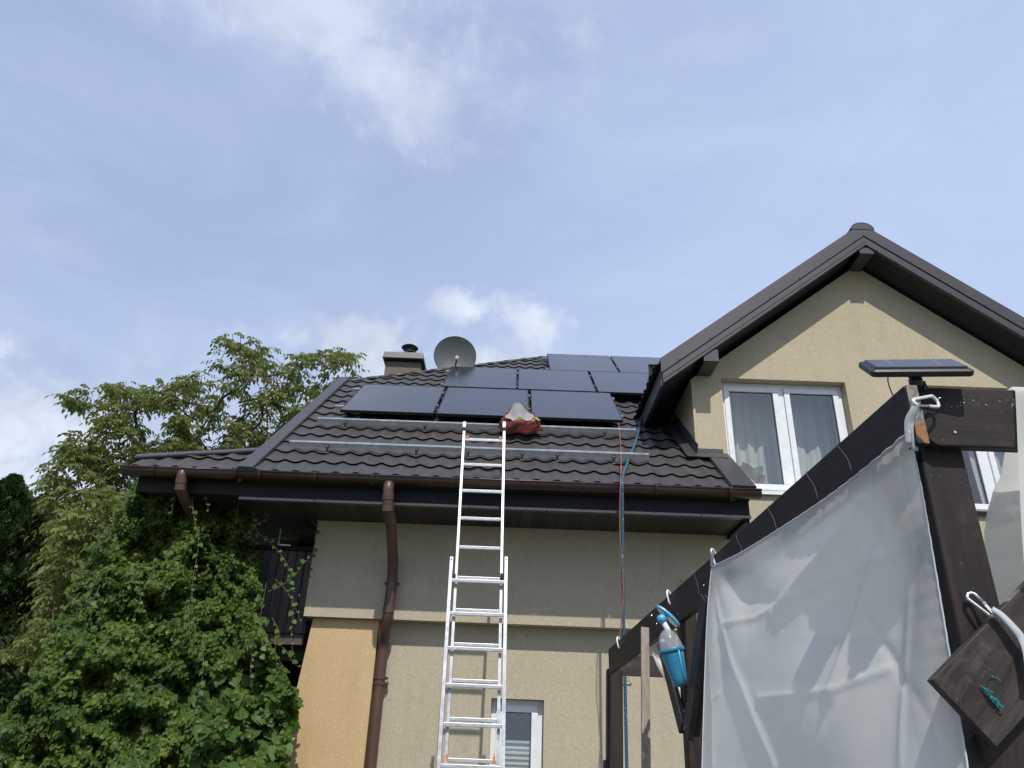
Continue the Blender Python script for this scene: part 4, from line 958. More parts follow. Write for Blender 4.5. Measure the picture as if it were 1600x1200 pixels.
uu = np.tile(np.arange(NU+1)/NU, NV+1); vv = np.repeat(np.arange(NV+1)/NV, NU+1)
cy1, cz1 = topc[0].y+.05, topc[0].z; ang = np.arctan2(Q[:, 1]-cy1, cz1-Q[:, 2]+.02); rad_ = np.hypot(Q[:, 1]-cy1, Q[:, 2]-cz1)
fold = .017*np.sin(ang*15+1.2*np.sin(ang*4)+.5)*np.clip(rad_*1.6, 0, 1)*np.clip(1.5-rad_, .15, 1)
cy2, cz2 = topc[-1].y, topc[-1].z; ang2 = np.arctan2(cy2-Q[:, 1], cz2-Q[:, 2]+.02); rad2 = np.hypot(Q[:, 1]-cy2, Q[:, 2]-cz2)
fold += .016*np.sin(ang2*12+1.)*np.clip(rad2*2, 0, 1)*np.clip(1.-rad2, 0, 1)
env = np.minimum(1, np.minimum(vv*6, 1))*np.minimum(1, np.minimum(uu, 1-uu)*8+.03)
nz_ = np.array([noise.noise(Vector((q[1]*2.2, q[2]*2.6, 3)))*.030+noise.noise(Vector((q[1]*4, q[2]*2.2, 8)))*.006+noise.noise(Vector((q[1]*22, q[2]*18, 1)))*.0006 for q in Q])
gath = np.exp(-vv*26)*.0035*np.sin(uu*150)*np.exp(-uu*3.)+np.exp(-uu*22)*.0006*np.sin(vv*170)
tot = -(disp)*env*.7+nz_*env*.75+fold*env*.8+gath+(-.045*np.sin(np.pi*uu)*np.sin(np.pi*np.minimum(vv*1.2, 1)))
Q = Q+tot[:, None]*np.array(tuple(nside))
G = [[tuple(Q[j*(NU+1)+i]) for i in range(NU+1)] for j in range(NV+1)]
cl = thing('cloth_sheet', 'large translucent white sheet hung between the near and middle pergola posts', 'cloth', (.9, 2.4, 1.1))
b = MB(); b.grid(G); b.build('sheet', 'tarp', cl, smooth=True)
b = MB(); b.tube([G[0][i] for i in range(0, NU+1, 2)], .0028, 6); b.tube([G[j][0] for j in range(0, NV+1, 2)], .0022, 6); b.tube([G[j][-1] for j in range(0, NV+1, 2)], .0022, 6); b.build('hem', 'tarp_hem', cl, smooth=True)
# strap from the corner to the carabiner
def ribbon(pts, wd, nrm):
    pts = catmull(pts, 6); nrm = Vector(nrm); P = []
    for i, p in enumerate(pts):
        d = (pts[min(i+1, len(pts)-1)]-pts[max(i-1, 0)]).normalized(); s = d.cross(nrm).normalized(); w_ = wd if isinstance(wd, float) else wd[0]+(wd[1]-wd[0])*i/(len(pts)-1)
        P.append([p-s*w_/2, p+Vector(nrm)*.0015, p+s*w_/2])
    return P
ca = at(1431, 630, 1.635); cb = at(1459, 627, 1.690)
b = MB(); k0 = Vector(G[0][1]); b.grid(ribbon([k0+Vector((0.004, 0, -.03)), k0.lerp(ca, .3)+Vector((-.004, -.004, .0)), k0.lerp(ca, .7)+Vector((-.003, -.006, 0)), ca+Vector((0, -.004, 0))], (.030, .012), (0, -1, .2)))
b.grid(ribbon([k0+Vector((0.012, .004, -.045)), at(1426, 668, 1.655), at(1434, 645, 1.648), ca+Vector((.002, .002, .001))], (.016, .010), (.3, -1, 0))); b.build('strap', 'strap', cl, smooth=True, solid=.0012)
k1 = Vector(G[0][-1]); hk = onside(1115, 858, -.014); b = MB(); b.grid(ribbon([k1, k1.lerp(hk, .5)+Vector((-.003, -.004, 0)), hk], .02, (-1, -.4, 0))); b.build('strap', 'strap', cl, smooth=True, solid=.002)
def carabiner(c0, c1, w0, w1, plane_n, label):
    c0, c1 = Vector(c0), Vector(c1); d = (c1-c0); L = d.length; d.normalize(); s = d.cross(Vector(plane_n)).normalized(); t_ = thing('carabiner', label, 'carabiner', c0)
    o = []
    for k in range(9): t = math.pi/2+math.pi*k/8; o.append(c0+d*(w0*(math.cos(t)+1))+s*(w0*math.sin(t)))
    o2 = []
    for k in range(11): t = -math.pi/2+math.pi*k/10; o2.append(c1-d*w1+d*(w1*math.cos(t))+s*(w1*math.sin(t)))
    b = MB(); b.tube(catmull(o+o2, 3)+[o2[-1].lerp(o[0], .45)], .0042, 10); b.build('body', 'clip_white' , t_, smooth=True)
    b = MB(); b.tube([o2[-1].lerp(o[0], .40), o[0]], .0036, 8); b.lathe(o2[-1].lerp(o[0], .44), (o[0]-o2[-1]), [(.0, 0), (.0052, .0), (.0052, .006), (0, .006)], 10); b.build('gate', 'steel', t_, smooth=False)
    return t_
carabiner(ca+Vector((-.006, -.003, 0)), cb+Vector((.008, 0, 0)), .0085, .0155, (0, -1, 0), 'white snap hook clipping the big sheet to the near pergola corner')
b = MB(); p = at(1464, 626, 1.70); b.tube(catmull([p+Vector((-.006, -.008, -.004)), p+Vector((.004, -.010, .004)), p+Vector((.010, .0, .001)), p+Vector((.012, .02, 0))], 5), .0018, 7); b.build('screw_eye', 'steel', perg, smooth=True)
# second clip on the post, with its strap
e0_, e1_ = at(1513, 928, 1.735), at(1552, 962, 1.712)
t2 = carabiner(e1_, e0_, .006, .0105, (0, -1, 0), 'bright steel snap hook on the near post above the diagonal board')
t2.children[0].data.materials[0] = MATS['steel']
b = MB(); q = [at(1550, 951, 1.705), at(1566, 962, 1.700), at(1585, 982, 1.695), at(1597, 998, 1.695), at(1606, 1020, 1.69), at(1612, 1060, 1.69)]
b.grid(ribbon(q, (.013, .026), (.1, -1, .15))); b.grid(ribbon([x+Vector((.004, .006, -.006)) for x in q], (.012, .022), (.3, -1, -.2)))
props(b.build('webbing_strap', 'strap', smooth=True, solid=.0014), 'white webbing strap pulled over the diagonal board from the steel snap hook', 'strap')
# ---- second sheet on the right, draped over the cross beam
cl2 = thing('cloth_sheet', 'white sheet draped over the cross beam at the right edge', 'cloth', (1.6, 1.8, 1.2))
b = MB(); P = []
for j in range(50):
    v = j/49; row = []
    L_ = [at(1585, 613, 1.706), at(1589, 690, 1.703), at(1593, 760, 1.70), at(1600, 900, 1.70)]
    p = arc_interp(L_, v)
    for i in range(30):
        u = i/29; row.append(p+Vector((u*.9, .006*math.sin(u*22+v*3)*(v+.1)-.004, -.02*u)))
    P.append(row)
row0 = [Vector((p.x, 1.752, p.z+.004)) for p in P[0]]; rowm = [Vector((p.x, 1.735, zt_+.008)) for p in P[0]]; rown = [Vector((p.x, 1.708, zt_+.007)) for p in P[0]]
b.grid([row0, rowm, rown]+P); b.build('front_fold', 'tarp', cl2, smooth=True)
b = MB(); P = []
Lp = [at(*q, 1.90) for q in ((1570, 690), (1566, 740), (1556, 770), (1549, 800), (1541, 830), (1545, 860), (1548, 890), (1556, 935), (1565, 1010), (1580, 1200))]
rz = random.Random(2)
for j in range(70):
    v = j/69; p = arc_interp(Lp, v); row = []
    for i in range(50):
        u = i/49; row.append(p+Vector((u*.85+ (.006*noise.noise(Vector((v*14, 0, 5))) if i == 0 else 0), .012*math.sin(u*17+v*5)+.01*noise.noise(Vector((u*6, v*6, 2))), .02*noise.noise(Vector((u*2, v*2, 7))))))
    P.append(row)
b.grid(P); b.build('rear_fold', 'tarp', cl2, smooth=True)
b = MB(); P = []
for j in range(12):
    v = j/11; a = at(1553, 775, 1.89).lerp(at(1545, 815, 1.89), v); P.append([a+Vector((u*.05*(1+.3*math.sin(v*9)), -.01*math.sin(u*3), 0)) for u in (0, .33, .66, 1)])
b.grid(P); b.build('torn_flap', 'tarp', cl2, smooth=True)
# scrap of cloth by the far post
b = MB(); S0 = [(1021, 1018), (1034, 1030), (1050, 1048), (1062, 1075)]; S1_ = [(1018, 1022), (1026, 1040), (1038, 1060), (1062, 1092)]
P = [[at(*a, 4.9).lerp(at(*c_, 4.9), t)+Vector((0, .02*math.sin(t*5+k), 0)) for t in (0, .25, .5, .75, 1)] for k, (a, c_) in enumerate(zip(S0, S1_))]
b.grid(P); P = [[at(*a, 4.2).lerp(at(*c_, 4.2), t) for t in (0, .5, 1)] for a, c_ in (((1057, 968), (1071, 966)), ((1058, 985), (1072, 985)), ((1056, 1005), (1073, 1020)), ((1064, 1050), (1076, 1062)), ((1064, 1080), (1076, 1090)))]; b.grid(P)
props(b.build('cloth_scrap', 'tarp', smooth=True), 'narrow strip of white cloth behind the blue cup near the middle post', 'cloth')

# ---- blue cup with clear lid
cy_ = 3.55
def cu(px, py, y=cy_): return at(px, py, y)
cup = thing('hanging_cup', 'tapering blue plastic cup with clear lid hung from the side beam', 'cup', cu(1052, 1070))
rc_ = cu(1049, 1015); bc_ = cu(1064, 1070); axv = (bc_-rc_).normalized(); LC = (bc_-rc_).length; rr_ = (cu(1067, 1010)-cu(1031, 1017)).length/2
b = MB(); b.lathe(rc_, axv, [(rr_*.97, 0), (rr_*.9, LC*.2), (rr_*.78, LC*.5), (rr_*.64, LC*.8), (rr_*.52, LC*.97), (rr_*.35, LC*1.03), (0, LC*1.05)], 36); b.build('cup', 'blue_plastic', cup, smooth=True, solid=.002)
b = MB(); b.lathe(rc_, axv, [(rr_*.98, -.004), (rr_*1.07, -.004), (rr_*1.10, .0), (rr_*1.10, .010), (rr_*1.02, .014), (rr_*.98, .01)], 40); b.build('rim', 'blue_plastic', cup, smooth=True)
b = MB()
for t in (math.radians(150), math.radians(-20)):
    a = Vector((0, 0, 1)); x = axv.cross(a).normalized(); y = axv.cross(x); dr = x*math.cos(t)+y*math.sin(t)
    b.tube([rc_+axv*h+dr*(rr_*k+.002) for h, k in ((.012, 1.0), (LC*.5, .80), (LC*.97, .54))], .004, 6)
b.build('rib', 'light_blue', cup, smooth=True)
b = MB(); b.lathe(rc_, -axv, [(rr_*1.0, .002), (rr_*.97, .02), (rr_*.84, .05), (rr_*.62, .072), (rr_*.36, .084), (rr_*.2, .088)], 32); b.build('lid', 'clear_plastic', cup, smooth=True)
nk = cu(1044, 985); jn = cu(1034, 967)
b = MB(); b.tube([rc_-axv*.06, rc_.lerp(nk, .7), nk, jn], .010, 14, rs=[.008, .011, .013, .012]); b.build('neck', 'white_plastic', cup, smooth=True)
b = MB(); b.lathe(cu(1035, 1003), (0, -1, .2), [(0, .014), (.010, .012), (.012, .0), (.010, -.01)], 14); b.build('valve', 'white_plastic', cup, smooth=True)
b = MB(); b.lathe(jn, (.5, -1, .2), [(0, -.020), (.014, -.018), (.020, -.010), (.020, .010), (.014, .018), (0, .020)], 18); b.tube([jn, jn.lerp(cu(1044, 964, 3.65), .9)], .011, 12); b.build('joint', 'light_blue', cup, smooth=True)
p0, p1 = cu(1026, 947), cu(1061, 979); cm = p0.lerp(p1, .5); dl = (p1-p0).normalized(); nn = Vector((.30, .22, .9)); nn = (nn-dl*nn.dot(dl)).normalized(); sd2 = dl.cross(nn); hl = (p1-p0).length/2
def oval(k, z, c_=cm): return [c_+dl*(hl*k*math.cos(t))+sd2*(hl*.42*k*math.sin(t))+nn*z for t in [2*math.pi*i/28 for i in range(28)]]
b = MB(); R1 = [oval(.97, -.004), oval(1, -.001), oval(1, .004), oval(.96, .007)]; b.grid(R1, True); b.add(R1[0], [tuple(range(28))]); b.add(R1[-1], [tuple(range(28))[::-1]]); b.build('clip_plate', 'light_blue', cup)
b = MB(); o1 = oval(.5, -.005, cm+dl*hl*.42); o2 = oval(.5, -.009, cm+dl*hl*.42); b.grid([o1, o2], True); b.add(o2, [tuple(range(28))]); o1 = oval(.36, -.005, cm-dl*hl*.45); o2 = oval(.36, -.009, cm-dl*hl*.45); b.grid([o1, o2], True); b.add(o2, [tuple(range(28))]); b.build('pad', 'white_plastic', cup)
# ---- teal twine
b = MB(); rt_ = random.Random(9); c_ = at(1548, 1088, BZ-.004)
a0_, a1_ = at(1531, 1070, BZ-.004), at(1565, 1108, BZ-.004)
for i in range(26):
    p = a0_.lerp(a1_, rt_.uniform(0, .7)); d = (a1_-a0_).normalized()*rt_.uniform(.01, .03)+Vector((rt_.uniform(-.007, .007), -rt_.uniform(0, .008), rt_.uniform(-.006, .006)))
    b.tube(catmull([p, p+d*.5+Vector((rt_.uniform(-.003, .003), -.004, rt_.uniform(-.003, .003))), p+d], 4), .0008, 5)
for i in range(7):
    p = at(1554+rt_.uniform(-5, 5), 1057+rt_.uniform(-4, 4), BZ-.003); b.tube([p, p+Vector((rt_.uniform(-.008, .008), -.004, rt_.uniform(-.008, .008)))], .0007, 5)
props(b.build('twine', 'twine'), 'frayed tuft of teal twine stapled to the diagonal board', 'twine')
# ================================================================== PLANTS
def inpoly(px, py, poly):
    n = len(poly); r = np.zeros(len(px), bool); j = n-1
    for i in range(n):
        xi, yi = poly[i]; xj, yj = poly[j]
        c_ = ((yi > py) != (yj > py)) & (px < (xj-xi)*(py-yi)/((yj-yi) or 1e-9)+xi); r ^= c_; j = i
    return r
def unproj(px, py, Y):
    v = np.array(CR)[None]*((px-800)/FPX)[:, None]-np.array(CU)[None]*((py-600)/FPX)[:, None]+np.array(CF)[None]
    return np.array(EYE)[None]+v*(Y/v[:, 1])[:, None]
def nvec(a): return a/np.maximum(np.linalg.norm(a, axis=1), 1e-9)[:, None]
def leaves(name, C_, T, NN, L, W, m, parent, shape='oval', label=None, fold=.25, tint=None, kind=None):
    """C_ base points, T direction of tip, NN leaf normals"""
    n = len(C_); T = nvec(T); S = nvec(np.cross(T, NN)); NN = nvec(np.cross(S, T)); L = L[:, None]; W = W[:, None]
    if shape == 'oval': prof = [(0, 0, 0), (.32, .5, 0), (.68, .42, 0), (1, 0, -.12)]
    elif shape == 'heart': prof = [(0, 0, 0), (.12, .55, -.02), (.55, .5, -.03), (1, 0, -.15)]
    else: prof = [(0, 0, 0), (.2, .5, 0), (.75, .5, 0), (1, 0, 0)]
    b_ = C_; tip = C_+T*L+NN*L*prof[3][2]
    def side(k, sg): u, w_, d = prof[k]; return C_+T*L*u+S*W*w_*sg+NN*(W*abs(w_)*fold+L*d)
    V = np.stack([b_, side(1, 1), side(2, 1), tip, side(2, -1), side(1, -1)], 1).reshape(-1, 3)
    o_ = np.array(wloc(parent)) if parent else np.zeros(3); V = V-o_
    me = bpy.data.meshes.new(name); me.vertices.add(len(V)); me.vertices.foreach_set('co', V.ravel())
    idx = np.arange(n)[:, None]*6; F = np.concatenate([idx+np.array([[0, 1, 2, 3]]), idx+np.array([[0, 3, 4, 5]])], 1).ravel()
    me.loops.add(len(F)); me.loops.foreach_set('vertex_index', F); me.polygons.add(2*n)
    me.polygons.foreach_set('loop_start', np.arange(0, 8*n, 4)); me.polygons.foreach_set('loop_total', np.full(2*n, 4)); me.update(calc_edges=True)
    a = me.attributes.new('tint', 'FLOAT', 'POINT'); t = RNG.random(n) if tint is None else tint; a.data.foreach_set('value', np.repeat(np.clip(t, 0, 1), 6).astype(np.float32))
    me.materials.append(MATS[m]); o = bpy.data.objects.new(name, me); COL.objects.link(o)
    if parent: o.parent = parent
    if label: o['label'] = label
    return o
def nz3(P, k, s=0.):
    return np.array([noise.noise(Vector((p[0]*k+s, p[1]*k, p[2]*k))) for p in P])

# ---- walnut tree behind the left roof
crown = [(98, 612), (120, 604), (150, 622), (172, 598), (195, 592), (215, 608), (245, 592), (268, 600), (300, 588), (325, 580), (345, 560), (343, 522), (365, 515), (395, 522), (402, 545), (425, 535), (436, 555), (470, 552), (505, 548), (545, 542), (562, 552), (566, 568), (548, 585), (540, 604), (520, 640),
         (490, 690), (420, 720), (330, 730), (270, 800), (230, 900), (150, 960), (70, 1020), (20, 1040), (5, 1020), (40, 1000), (75, 960), (80, 880), (95, 830), (75, 790), (62, 765), (80, 740), (90, 715), (85, 690), (115, 672), (150, 680), (165, 668), (140, 645), (110, 636)]
def grow_tree(name, label, cat, base, fork, poly, Yr, n_attr, leaf, seed, clus=(5, 8), low=None):
    rg = np.random.default_rng(seed); t = thing(name, label, cat, base)
    px = rg.uniform(0, 570, n_attr*8); py = rg.uniform(500, 1050, n_attr*8); k = inpoly(px, py, poly)
    px, py = px[k], py[k]
    g_ = np.array([noise.noise(Vector((x/38, y/38, seed))) for x, y in zip(px, py)]); k = g_+rg.uniform(-.32, .32, len(px)) > -.12; px, py = px[k][:n_attr], py[k][:n_attr]
    # edge clusters so the outline is as uneven as the photo's
    ex = np.array([p[0] for p in poly]); ey = np.array([p[1] for p in poly]); cx, cy = 300, 720
    px = np.concatenate([px, ex*.97+cx*.03]); py = np.concatenate([py, ey*.97+cy*.03])
    Yd = rg.uniform(*Yr, len(px)); A_ = unproj(px, py, Yd)
    if low:
        lx = rg.uniform(0, 320, 900); ly_ = rg.uniform(740, 1060, 900); k = inpoly(lx, ly_, low); lx, ly_ = lx[k][:170], ly_[k][:170]; A_ = np.concatenate([A_, unproj(lx, ly_, rg.uniform(9.2, 11.2, len(lx)))])
    fork = np.array(fork); order = np.argsort(np.linalg.norm(A_-fork, axis=1)); nodes = [np.array(base)+np.array([0, 0, .0])]; par = [-1]
    for u in (.3, .6, 1.): nodes.append(np.array(base)*(1-u)+fork*u+rg.normal(0, .04, 3)); par.append(len(nodes)-2)
    ends = []
    for ai in order:
        a = A_[ai]; NA = np.array(nodes[2:]); d = np.linalg.norm(NA-a, axis=1); down = np.maximum(0, NA[:, 2]-a[2])*.6; j = int(np.argmin(d+down))+2
        s = nodes[j]; dist = np.linalg.norm(a-s); nseg = max(1, int(dist/.22)); prev = j
        for q in range(1, nseg+1):
            u = q/nseg; p = s*(1-u)+a*u+rg.normal(0, .025, 3)*(u < 1)+np.array([0, 0, 1.])*.10*dist*math.sin(u*math.pi)*.6
            nodes.append(p); par.append(prev); prev = len(nodes)-1
        ends.append(prev)
    cnt = np.zeros(len(nodes)); 
    for e in ends: cnt[e] += 1
    for i in range(len(nodes)-1, 0, -1): cnt[par[i]] += cnt[i]
    kids = {}
    for i in range(1, len(nodes)): kids.setdefault(par[i], []).append(i)
    rad = .0045*np.maximum(cnt, 1)**.5
    b = MB(); 
    def strand(i0, first):
        path = [first, i0]; i = i0
        while i in kids:
            ks = sorted(kids[i], key=lambda q: -cnt[q]); 
            for q in ks[1:]: stack.append((q, i))
            i = ks[0]; path.append(i)
        if len(path) >= 2:
            rs = [max(.004, rad[q]) for q in path]; rs[0] = min(rs[0], rs[1]*1.15); b.tube([nodes[q] for q in path], 0, 6 if rs[0] > .03 else 4, cap=False, rs=rs)
    stack = [(1, 0)]
    while stack: i, f_ = stack.pop(); strand(i, f_)
    b.build('trunk', 'bark', t, smooth=True)
    # compound leaves: drooping rachis with opposite leaflets
    CB, TB, NB_, LB, WB, TI = [], [], [], [], [], []
    for e in ends:
        p = nodes[e]; back = nodes[par[e]]; axis = p-back; axis = axis/(np.linalg.norm(axis)+1e-9); tn = rg.uniform(0, 1); tn = .55*tn+.25*(.5+.5*noise.noise(Vector(tuple(p*.8))))
        for c_ in range(rg.integers(*clus)):
            st = p-axis*rg.uniform(0, .22); az = rg.uniform(0, 2*math.pi); o = np.array([math.cos(az), math.sin(az), rg.uniform(-.1, .7)]); o = o/np.linalg.norm(o); Lr = rg.uniform(.16, .30); npair = 3; 
            for q in range(npair*2+1):
                u = .35+.65*(q//2)/npair if q < npair*2 else 1.
                pos = st+o*Lr*u+np.array([0, 0, -1.])*Lr*.45*u*u
                tan = o+np.array([0, 0, -1.])*.9*u; tan /= np.linalg.norm(tan); sd_ = np.cross(tan, [0, 0, 1.]); sd_ /= np.linalg.norm(sd_)+1e-9
                if q < npair*2: dr = tan*.45+sd_*(1 if q % 2 else -1)*.9+np.array([0, 0, -.55])+rg.normal(0, .18, 3)
                else: dr = tan+np.array([0, 0, -.4])
                CB.append(pos); TB.append(dr); nb = np.cross(dr, sd_ if abs(np.dot(dr, sd_)) < .8*np.linalg.norm(dr) else tan); nb = nb if nb[2] > 0 else -nb; NB_.append(nb+rg.normal(0, .35, 3)); l_ = leaf*rg.uniform(.7, 1.25)*(1.15 if q == npair*2 else 1); LB.append(l_); WB.append(l_*rg.uniform(.42, .55)); TI.append(tn+rg.uniform(-.2, .2))
    leaves('crown', np.array(CB), np.array(TB), np.array(NB_), np.array(LB), np.array(WB), 'walnut_leaf', t, tint=np.array(TI))
    return t
grow_tree('walnut_tree', 'walnut tree with yellowish green drooping leaves rising behind the left roof', 'tree', (-5.4, 12.6, 0), (-5.3, 12.5, 4.0), crown, (10.9, 13.4), 700, .083, 3, low=[(90, 790), (150, 760), (260, 760), (230, 830), (150, 900), (110, 960), (80, 1010), (20, 1035), (10, 1015), (60, 985), (75, 900)])
low_poly = [(20, 1010), (60, 985), (110, 975), (130, 1000), (90, 1015), (60, 1035), (20, 1040), (5, 1035)]

# ---- thuja hedge at the left edge
def thuja(label, x, y, h, r, n, seed, tint=.5):
    rg = np.random.default_rng(seed); t = thing('thuja', label, 'conifer', (x, y, 0), 'dark conifers at the left edge')
    b = MB(); b.tube([(x, y, 0), (x+.02, y, h*.5), (x, y, h*.93)], .08, 8, rs=[.09, .05, .012])
    for i in range(int(h*16)):
        z = rg.uniform(.2, h*.93); a = rg.uniform(0, 6.28); rr2 = r*(1-(z/h)**2.2)*.85; b.tube([(x, y, z), (x+math.cos(a)*rr2*.5, y+math.sin(a)*rr2*.5, z+rr2*.35), (x+math.cos(a)*rr2, y+math.sin(a)*rr2, z+rr2*.9)], .01, 4, cap=False)
    b.build('trunk', 'bark', t)
    z = h*rg.random(n)**.85; a = rg.uniform(0, 2*np.pi, n); base = r*np.maximum(.03, (1-(z/h)**4.2))
    lob = np.array([noise.noise(Vector((math.cos(q)*2.2+seed, math.sin(q)*2.2, w_*1.6))) for q, w_ in zip(a, z)]); lob2 = np.array([noise.noise(Vector((math.cos(q)*6+seed, math.sin(q)*6, w_*4.5))) for q, w_ in zip(a, z)])
    rr2 = base*(.82+.40*lob+.36*lob2)*(1-.30*rg.random(n)**1.6)
    C_ = np.stack([x+np.cos(a)*rr2, y+np.sin(a)*rr2, z], 1); out_ = np.stack([np.cos(a), np.sin(a), np.zeros(n)], 1)
    T = out_*.7+np.array([0, 0, 1.])*.75+rg.normal(0, .45, (n, 3)); NN = np.cross(T, rg.normal(0, 1, (n, 3)))
    L = rg.uniform(.06, .14, n); leaves('crown', C_, T, NN, L, L*.42, 'thuja_leaf', t, tint=np.clip(.5+lob2*.6+rg.normal(0, .18, n), 0, 1), fold=.05)
def thuja_at(label, px, py, Y, r, n, seed): p = at(px, py, Y); thuja(label, p.x, Y, p.z, r, n, seed)
thuja_at('tall dark green conifer with its tip standing clear at the left edge', 24, 748, 14.6, 1.75, 60000, 1)
thuja_at('dark conifer cut by the left edge of the picture', -45, 735, 14.2, 1.8, 24000, 2)
thuja_at('dark conifer right of the tall one, its shoulder behind the walnut leaves', 72, 778, 14.9, 1.6, 40000, 6)
thuja_at('lighter conifer top half hidden behind the walnut leaves', 118, 782, 16.2, 1.3, 26000, 5)
thuja_at('low dark conifer between the vine and the tall conifer', 150, 905, 14.4, 1.7, 26000, 8)

# ---- vine mass over the balcony
vine = thing('climbing_vine', 'dense green creeper smothering the balcony corner left of the orange pillar', 'vine', (-3.3, 7.2, 0))
vpoly = [(195, 775), (215, 755), (240, 745), (262, 752), (290, 768), (320, 762), (345, 775), (360, 770), (374, 792), (382, 815), (390, 838), (402, 862), (408, 900), (412, 930), (410, 960), (416, 1000), (432, 1030), (448, 1060), (462, 1075), (466, 1110), (452, 1160), (436, 1200), (425, 1290), (-60, 1290), (-60, 1160), (0, 1130), (20, 1095), (45, 1070), (60, 1040), (80, 1000), (100, 960), (110, 920), (135, 880), (160, 840), (180, 810)]
def vdepth(px, py):
    f = np.clip((py-760)/440, 0, 1); right = np.clip((px-300)/160, 0, 1); base = 7.25-1.0*f**1.2+.30*right
    rel = np.array([noise.noise(Vector((x/75, y/75, 3.3)))*.36+noise.noise(Vector((x/30, y/30, 7.3)))*.26+noise.noise(Vector((x/13, y/13, 1.3)))*.16 for x, y in zip(px, py)])
    return base-rel
def vine_leaves(n, seed, poly, size, m, shape, layers=.45, name='foliage', tb=0., asp=.85):
    rg = np.random.default_rng(seed); px = rg.uniform(-60, 500, int(n*1.9)); py = rg.uniform(735, 1290, int(n*1.9)); jx = np.array([noise.noise(Vector((x/16, y/16, 4)))*16 for x, y in zip(px, py)])
    k = inpoly(px+jx, py+jx*.6, poly); px, py = px[k][:n], py[k][:n]; n = len(px); f = rg.random(n)**1.5
    Yd = vdepth(px, py)+f*layers+rg.normal(0, .02, n); C_ = unproj(px, py, Yd)
    T = np.stack([rg.normal(0, .55, n), -.35+rg.normal(0, .35, n), -.75+rg.normal(0, .4, n)], 1); NN = np.stack([rg.normal(-.05, .5, n), -.75+rg.normal(0, .35, n), .75+rg.normal(0, .35, n)], 1)
    L = rg.uniform(*size, n); tn = .42+.5*np.array([noise.noise(Vector((x/60, y/60, 9))) for x, y in zip(px, py)])+rg.normal(0, .2, n)+tb
    return leaves(name, C_, T, NN, L, L*asp, m, vine, shape, tint=tn)
vine_leaves(98000, 21, vpoly, (.020, .046), 'vine_leaf', 'heart', .40)
gp = [(360, 1040), (400, 1030), (440, 1048), (462, 1080), (460, 1130), (448, 1180), (430, 1230), (330, 1230), (300, 1180), (330, 1110), (300, 1070)]
rgl = vine_leaves(1500, 31, gp, (.07, .125), 'grape_leaf', 'heart', .10, asp=1.0); 
gp2 = [(60, 1050), (200, 1040), (330, 1060), (330, 1230), (0, 1230), (10, 1110)]
vine_leaves(3000, 33, gp2, (.03, .06), 'grape_leaf', 'heart', .12, asp=.7)
# upper shaded tufts under the gutter
up_p = [(200, 760), (240, 742), (300, 745), (320, 742), (362, 754), (368, 780), (366, 815), (330, 830), (240, 830), (190, 810)]
vine_leaves(5000, 35, up_p, (.03, .06), 'vine_leaf', 'heart', .3)
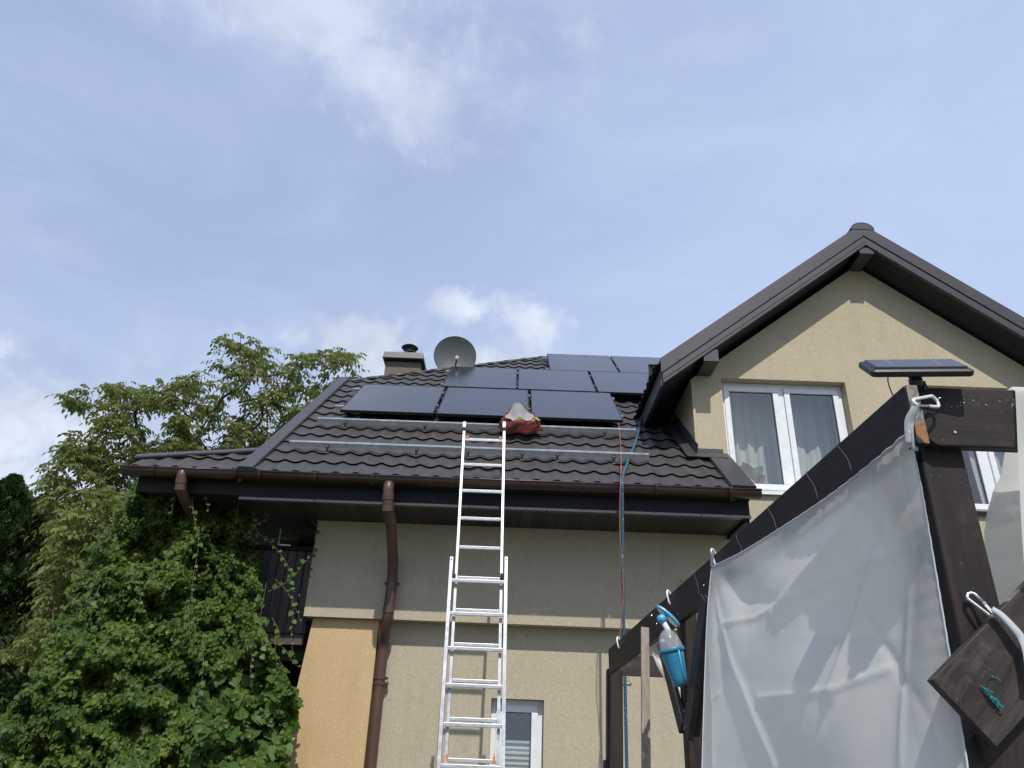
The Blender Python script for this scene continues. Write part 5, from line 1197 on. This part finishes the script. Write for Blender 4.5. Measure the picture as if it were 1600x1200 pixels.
# stems and hanging shoots
rv = random.Random(12); b = MB(); LP, LT, LN_ = [], [], []
def shoot(pts, r=.004, leafstep=.055, ls=1, seed=0):
    q = catmull([at(*p) for p in pts], 8); b.tube(q, r, 5, rs=[r*(1-.6*i/len(q)) for i in range(len(q))])
    acc = 0
    for i in range(1, len(q)):
        acc += (q[i]-q[i-1]).length
        if acc > leafstep:
            acc = 0; d = (q[i]-q[i-1]).normalized(); s = d.cross(Vector((0, -1, 0))).normalized()*(1 if rv.random() > .5 else -1); LP.append(tuple(q[i])); LT.append(tuple(s+d*.5+Vector((0, -.3, -.4)))); LN_.append((rv.uniform(-.4, .4), -.8, .8))
for pts in ([(389, 752, 7.0), (372, 790, 7.05), (374, 815, 7.05), (385, 840, 7.05), (400, 850, 7.05)], [(380, 840, 7.0), (400, 820, 7.0), (415, 812, 7.0), (422, 802, 7.0)],
            [(395, 800, 7.0), (402, 830, 7.0), (425, 850, 7.0), (450, 885, 7.0), (455, 925, 7.0), (470, 975, 7.0)], [(418, 925, 6.9), (440, 915, 6.9), (460, 900, 6.9), (475, 880, 6.9), (484, 872, 6.9)],
            [(430, 905, 6.9), (452, 930, 6.9), (458, 960, 6.9), (455, 1000, 6.9), (462, 1035, 6.9)], [(496, 820, 7.33), (492, 845, 7.33), (488, 870, 7.33), (483, 900, 7.33), (478, 930, 7.33)],
            [(425, 1000, 6.8), (445, 1015, 6.8), (458, 1035, 6.8), (472, 1045, 6.8)], [(425, 965, 6.8), (436, 990, 6.8), (430, 1020, 6.8), (450, 1050, 6.8)], [(300, 760, 6.9), (302, 800, 6.8), (310, 850, 6.75), (300, 920, 6.7), (306, 990, 6.6)],
            [(315, 1000, 6.35), (318, 1040, 6.3), (312, 1080, 6.3)], [(125, 1040, 6.7), (90, 1060, 6.6), (50, 1090, 6.5)], [(270, 748, 6.9), (276, 760, 6.85), (268, 800, 6.8)], [(400, 1000, 6.7), (392, 1040, 6.6), (395, 1080, 6.6)],
            [(330, 755, 6.85), (322, 775, 6.8), (326, 800, 6.8)], [(455, 842, 7.2), (430, 842, 7.0), (410, 845, 7.0)]): shoot(pts)
for i in range(5):
    x = rv.uniform(150, 420); y = rv.uniform(840, 1080); shoot([(x, y, 6.55), (x+rv.uniform(-15, 15), y+35, 6.5), (x+rv.uniform(-20, 20), y+70, 6.5)], .004)
for i in range(9):
    x0 = -3.9+i*.22; b.tube(catmull([(x0, 7.3, 0), (x0+rv.uniform(-.2, .2), 7.35, 1.2), (x0+rv.uniform(-.1, .1), 7.4, 1.9)], 6), .02, 6)
b.build('stem', 'vine_stem', vine)
n = len(LP); RL = RNG.uniform(.022, .058, n); leaves('foliage', np.array(LP), np.array(LT), np.array(LN_), RL, RL*.9, 'grape_leaf', vine, 'heart')
# a dark inner thicket of small leaves gives the mass its depth
rg = np.random.default_rng(5); n = 14000; C_ = np.stack([rg.uniform(-3.75, -2.85, n), rg.uniform(7.3, 8.2, n), rg.uniform(0, 3.5, n)], 1); k = C_[:, 0] > -4.3+.25*np.maximum(0, C_[:, 2]-1.5); C_ = C_[k]; n = len(C_)
leaves('inner_foliage', C_, rg.normal(0, 1, (n, 3)), rg.normal(0, 1, (n, 3)), np.full(n, .085), np.full(n, .08), 'vine_leaf', vine, 'heart')
# sprig growing on the pergola beam
b = MB(); p = onside(1064, 905, .02); sp = thing('weed_sprig', 'tiny dry sprig sticking up from the pergola beam', 'plant', (bxs(p.y)+.015, p.y, ztop(p.y)))
q = Vector((bxs(p.y)+.015, p.y, ztop(p.y))); rq = random.Random(1)
for i in range(5): b.tube([q, q+Vector((rq.uniform(-.02, .02), 0, rq.uniform(.02, .04))), q+Vector((rq.uniform(-.03, .03), 0, rq.uniform(.04, .06)))], .0016, 4)
b.build('stem', 'vine_stem', sp)
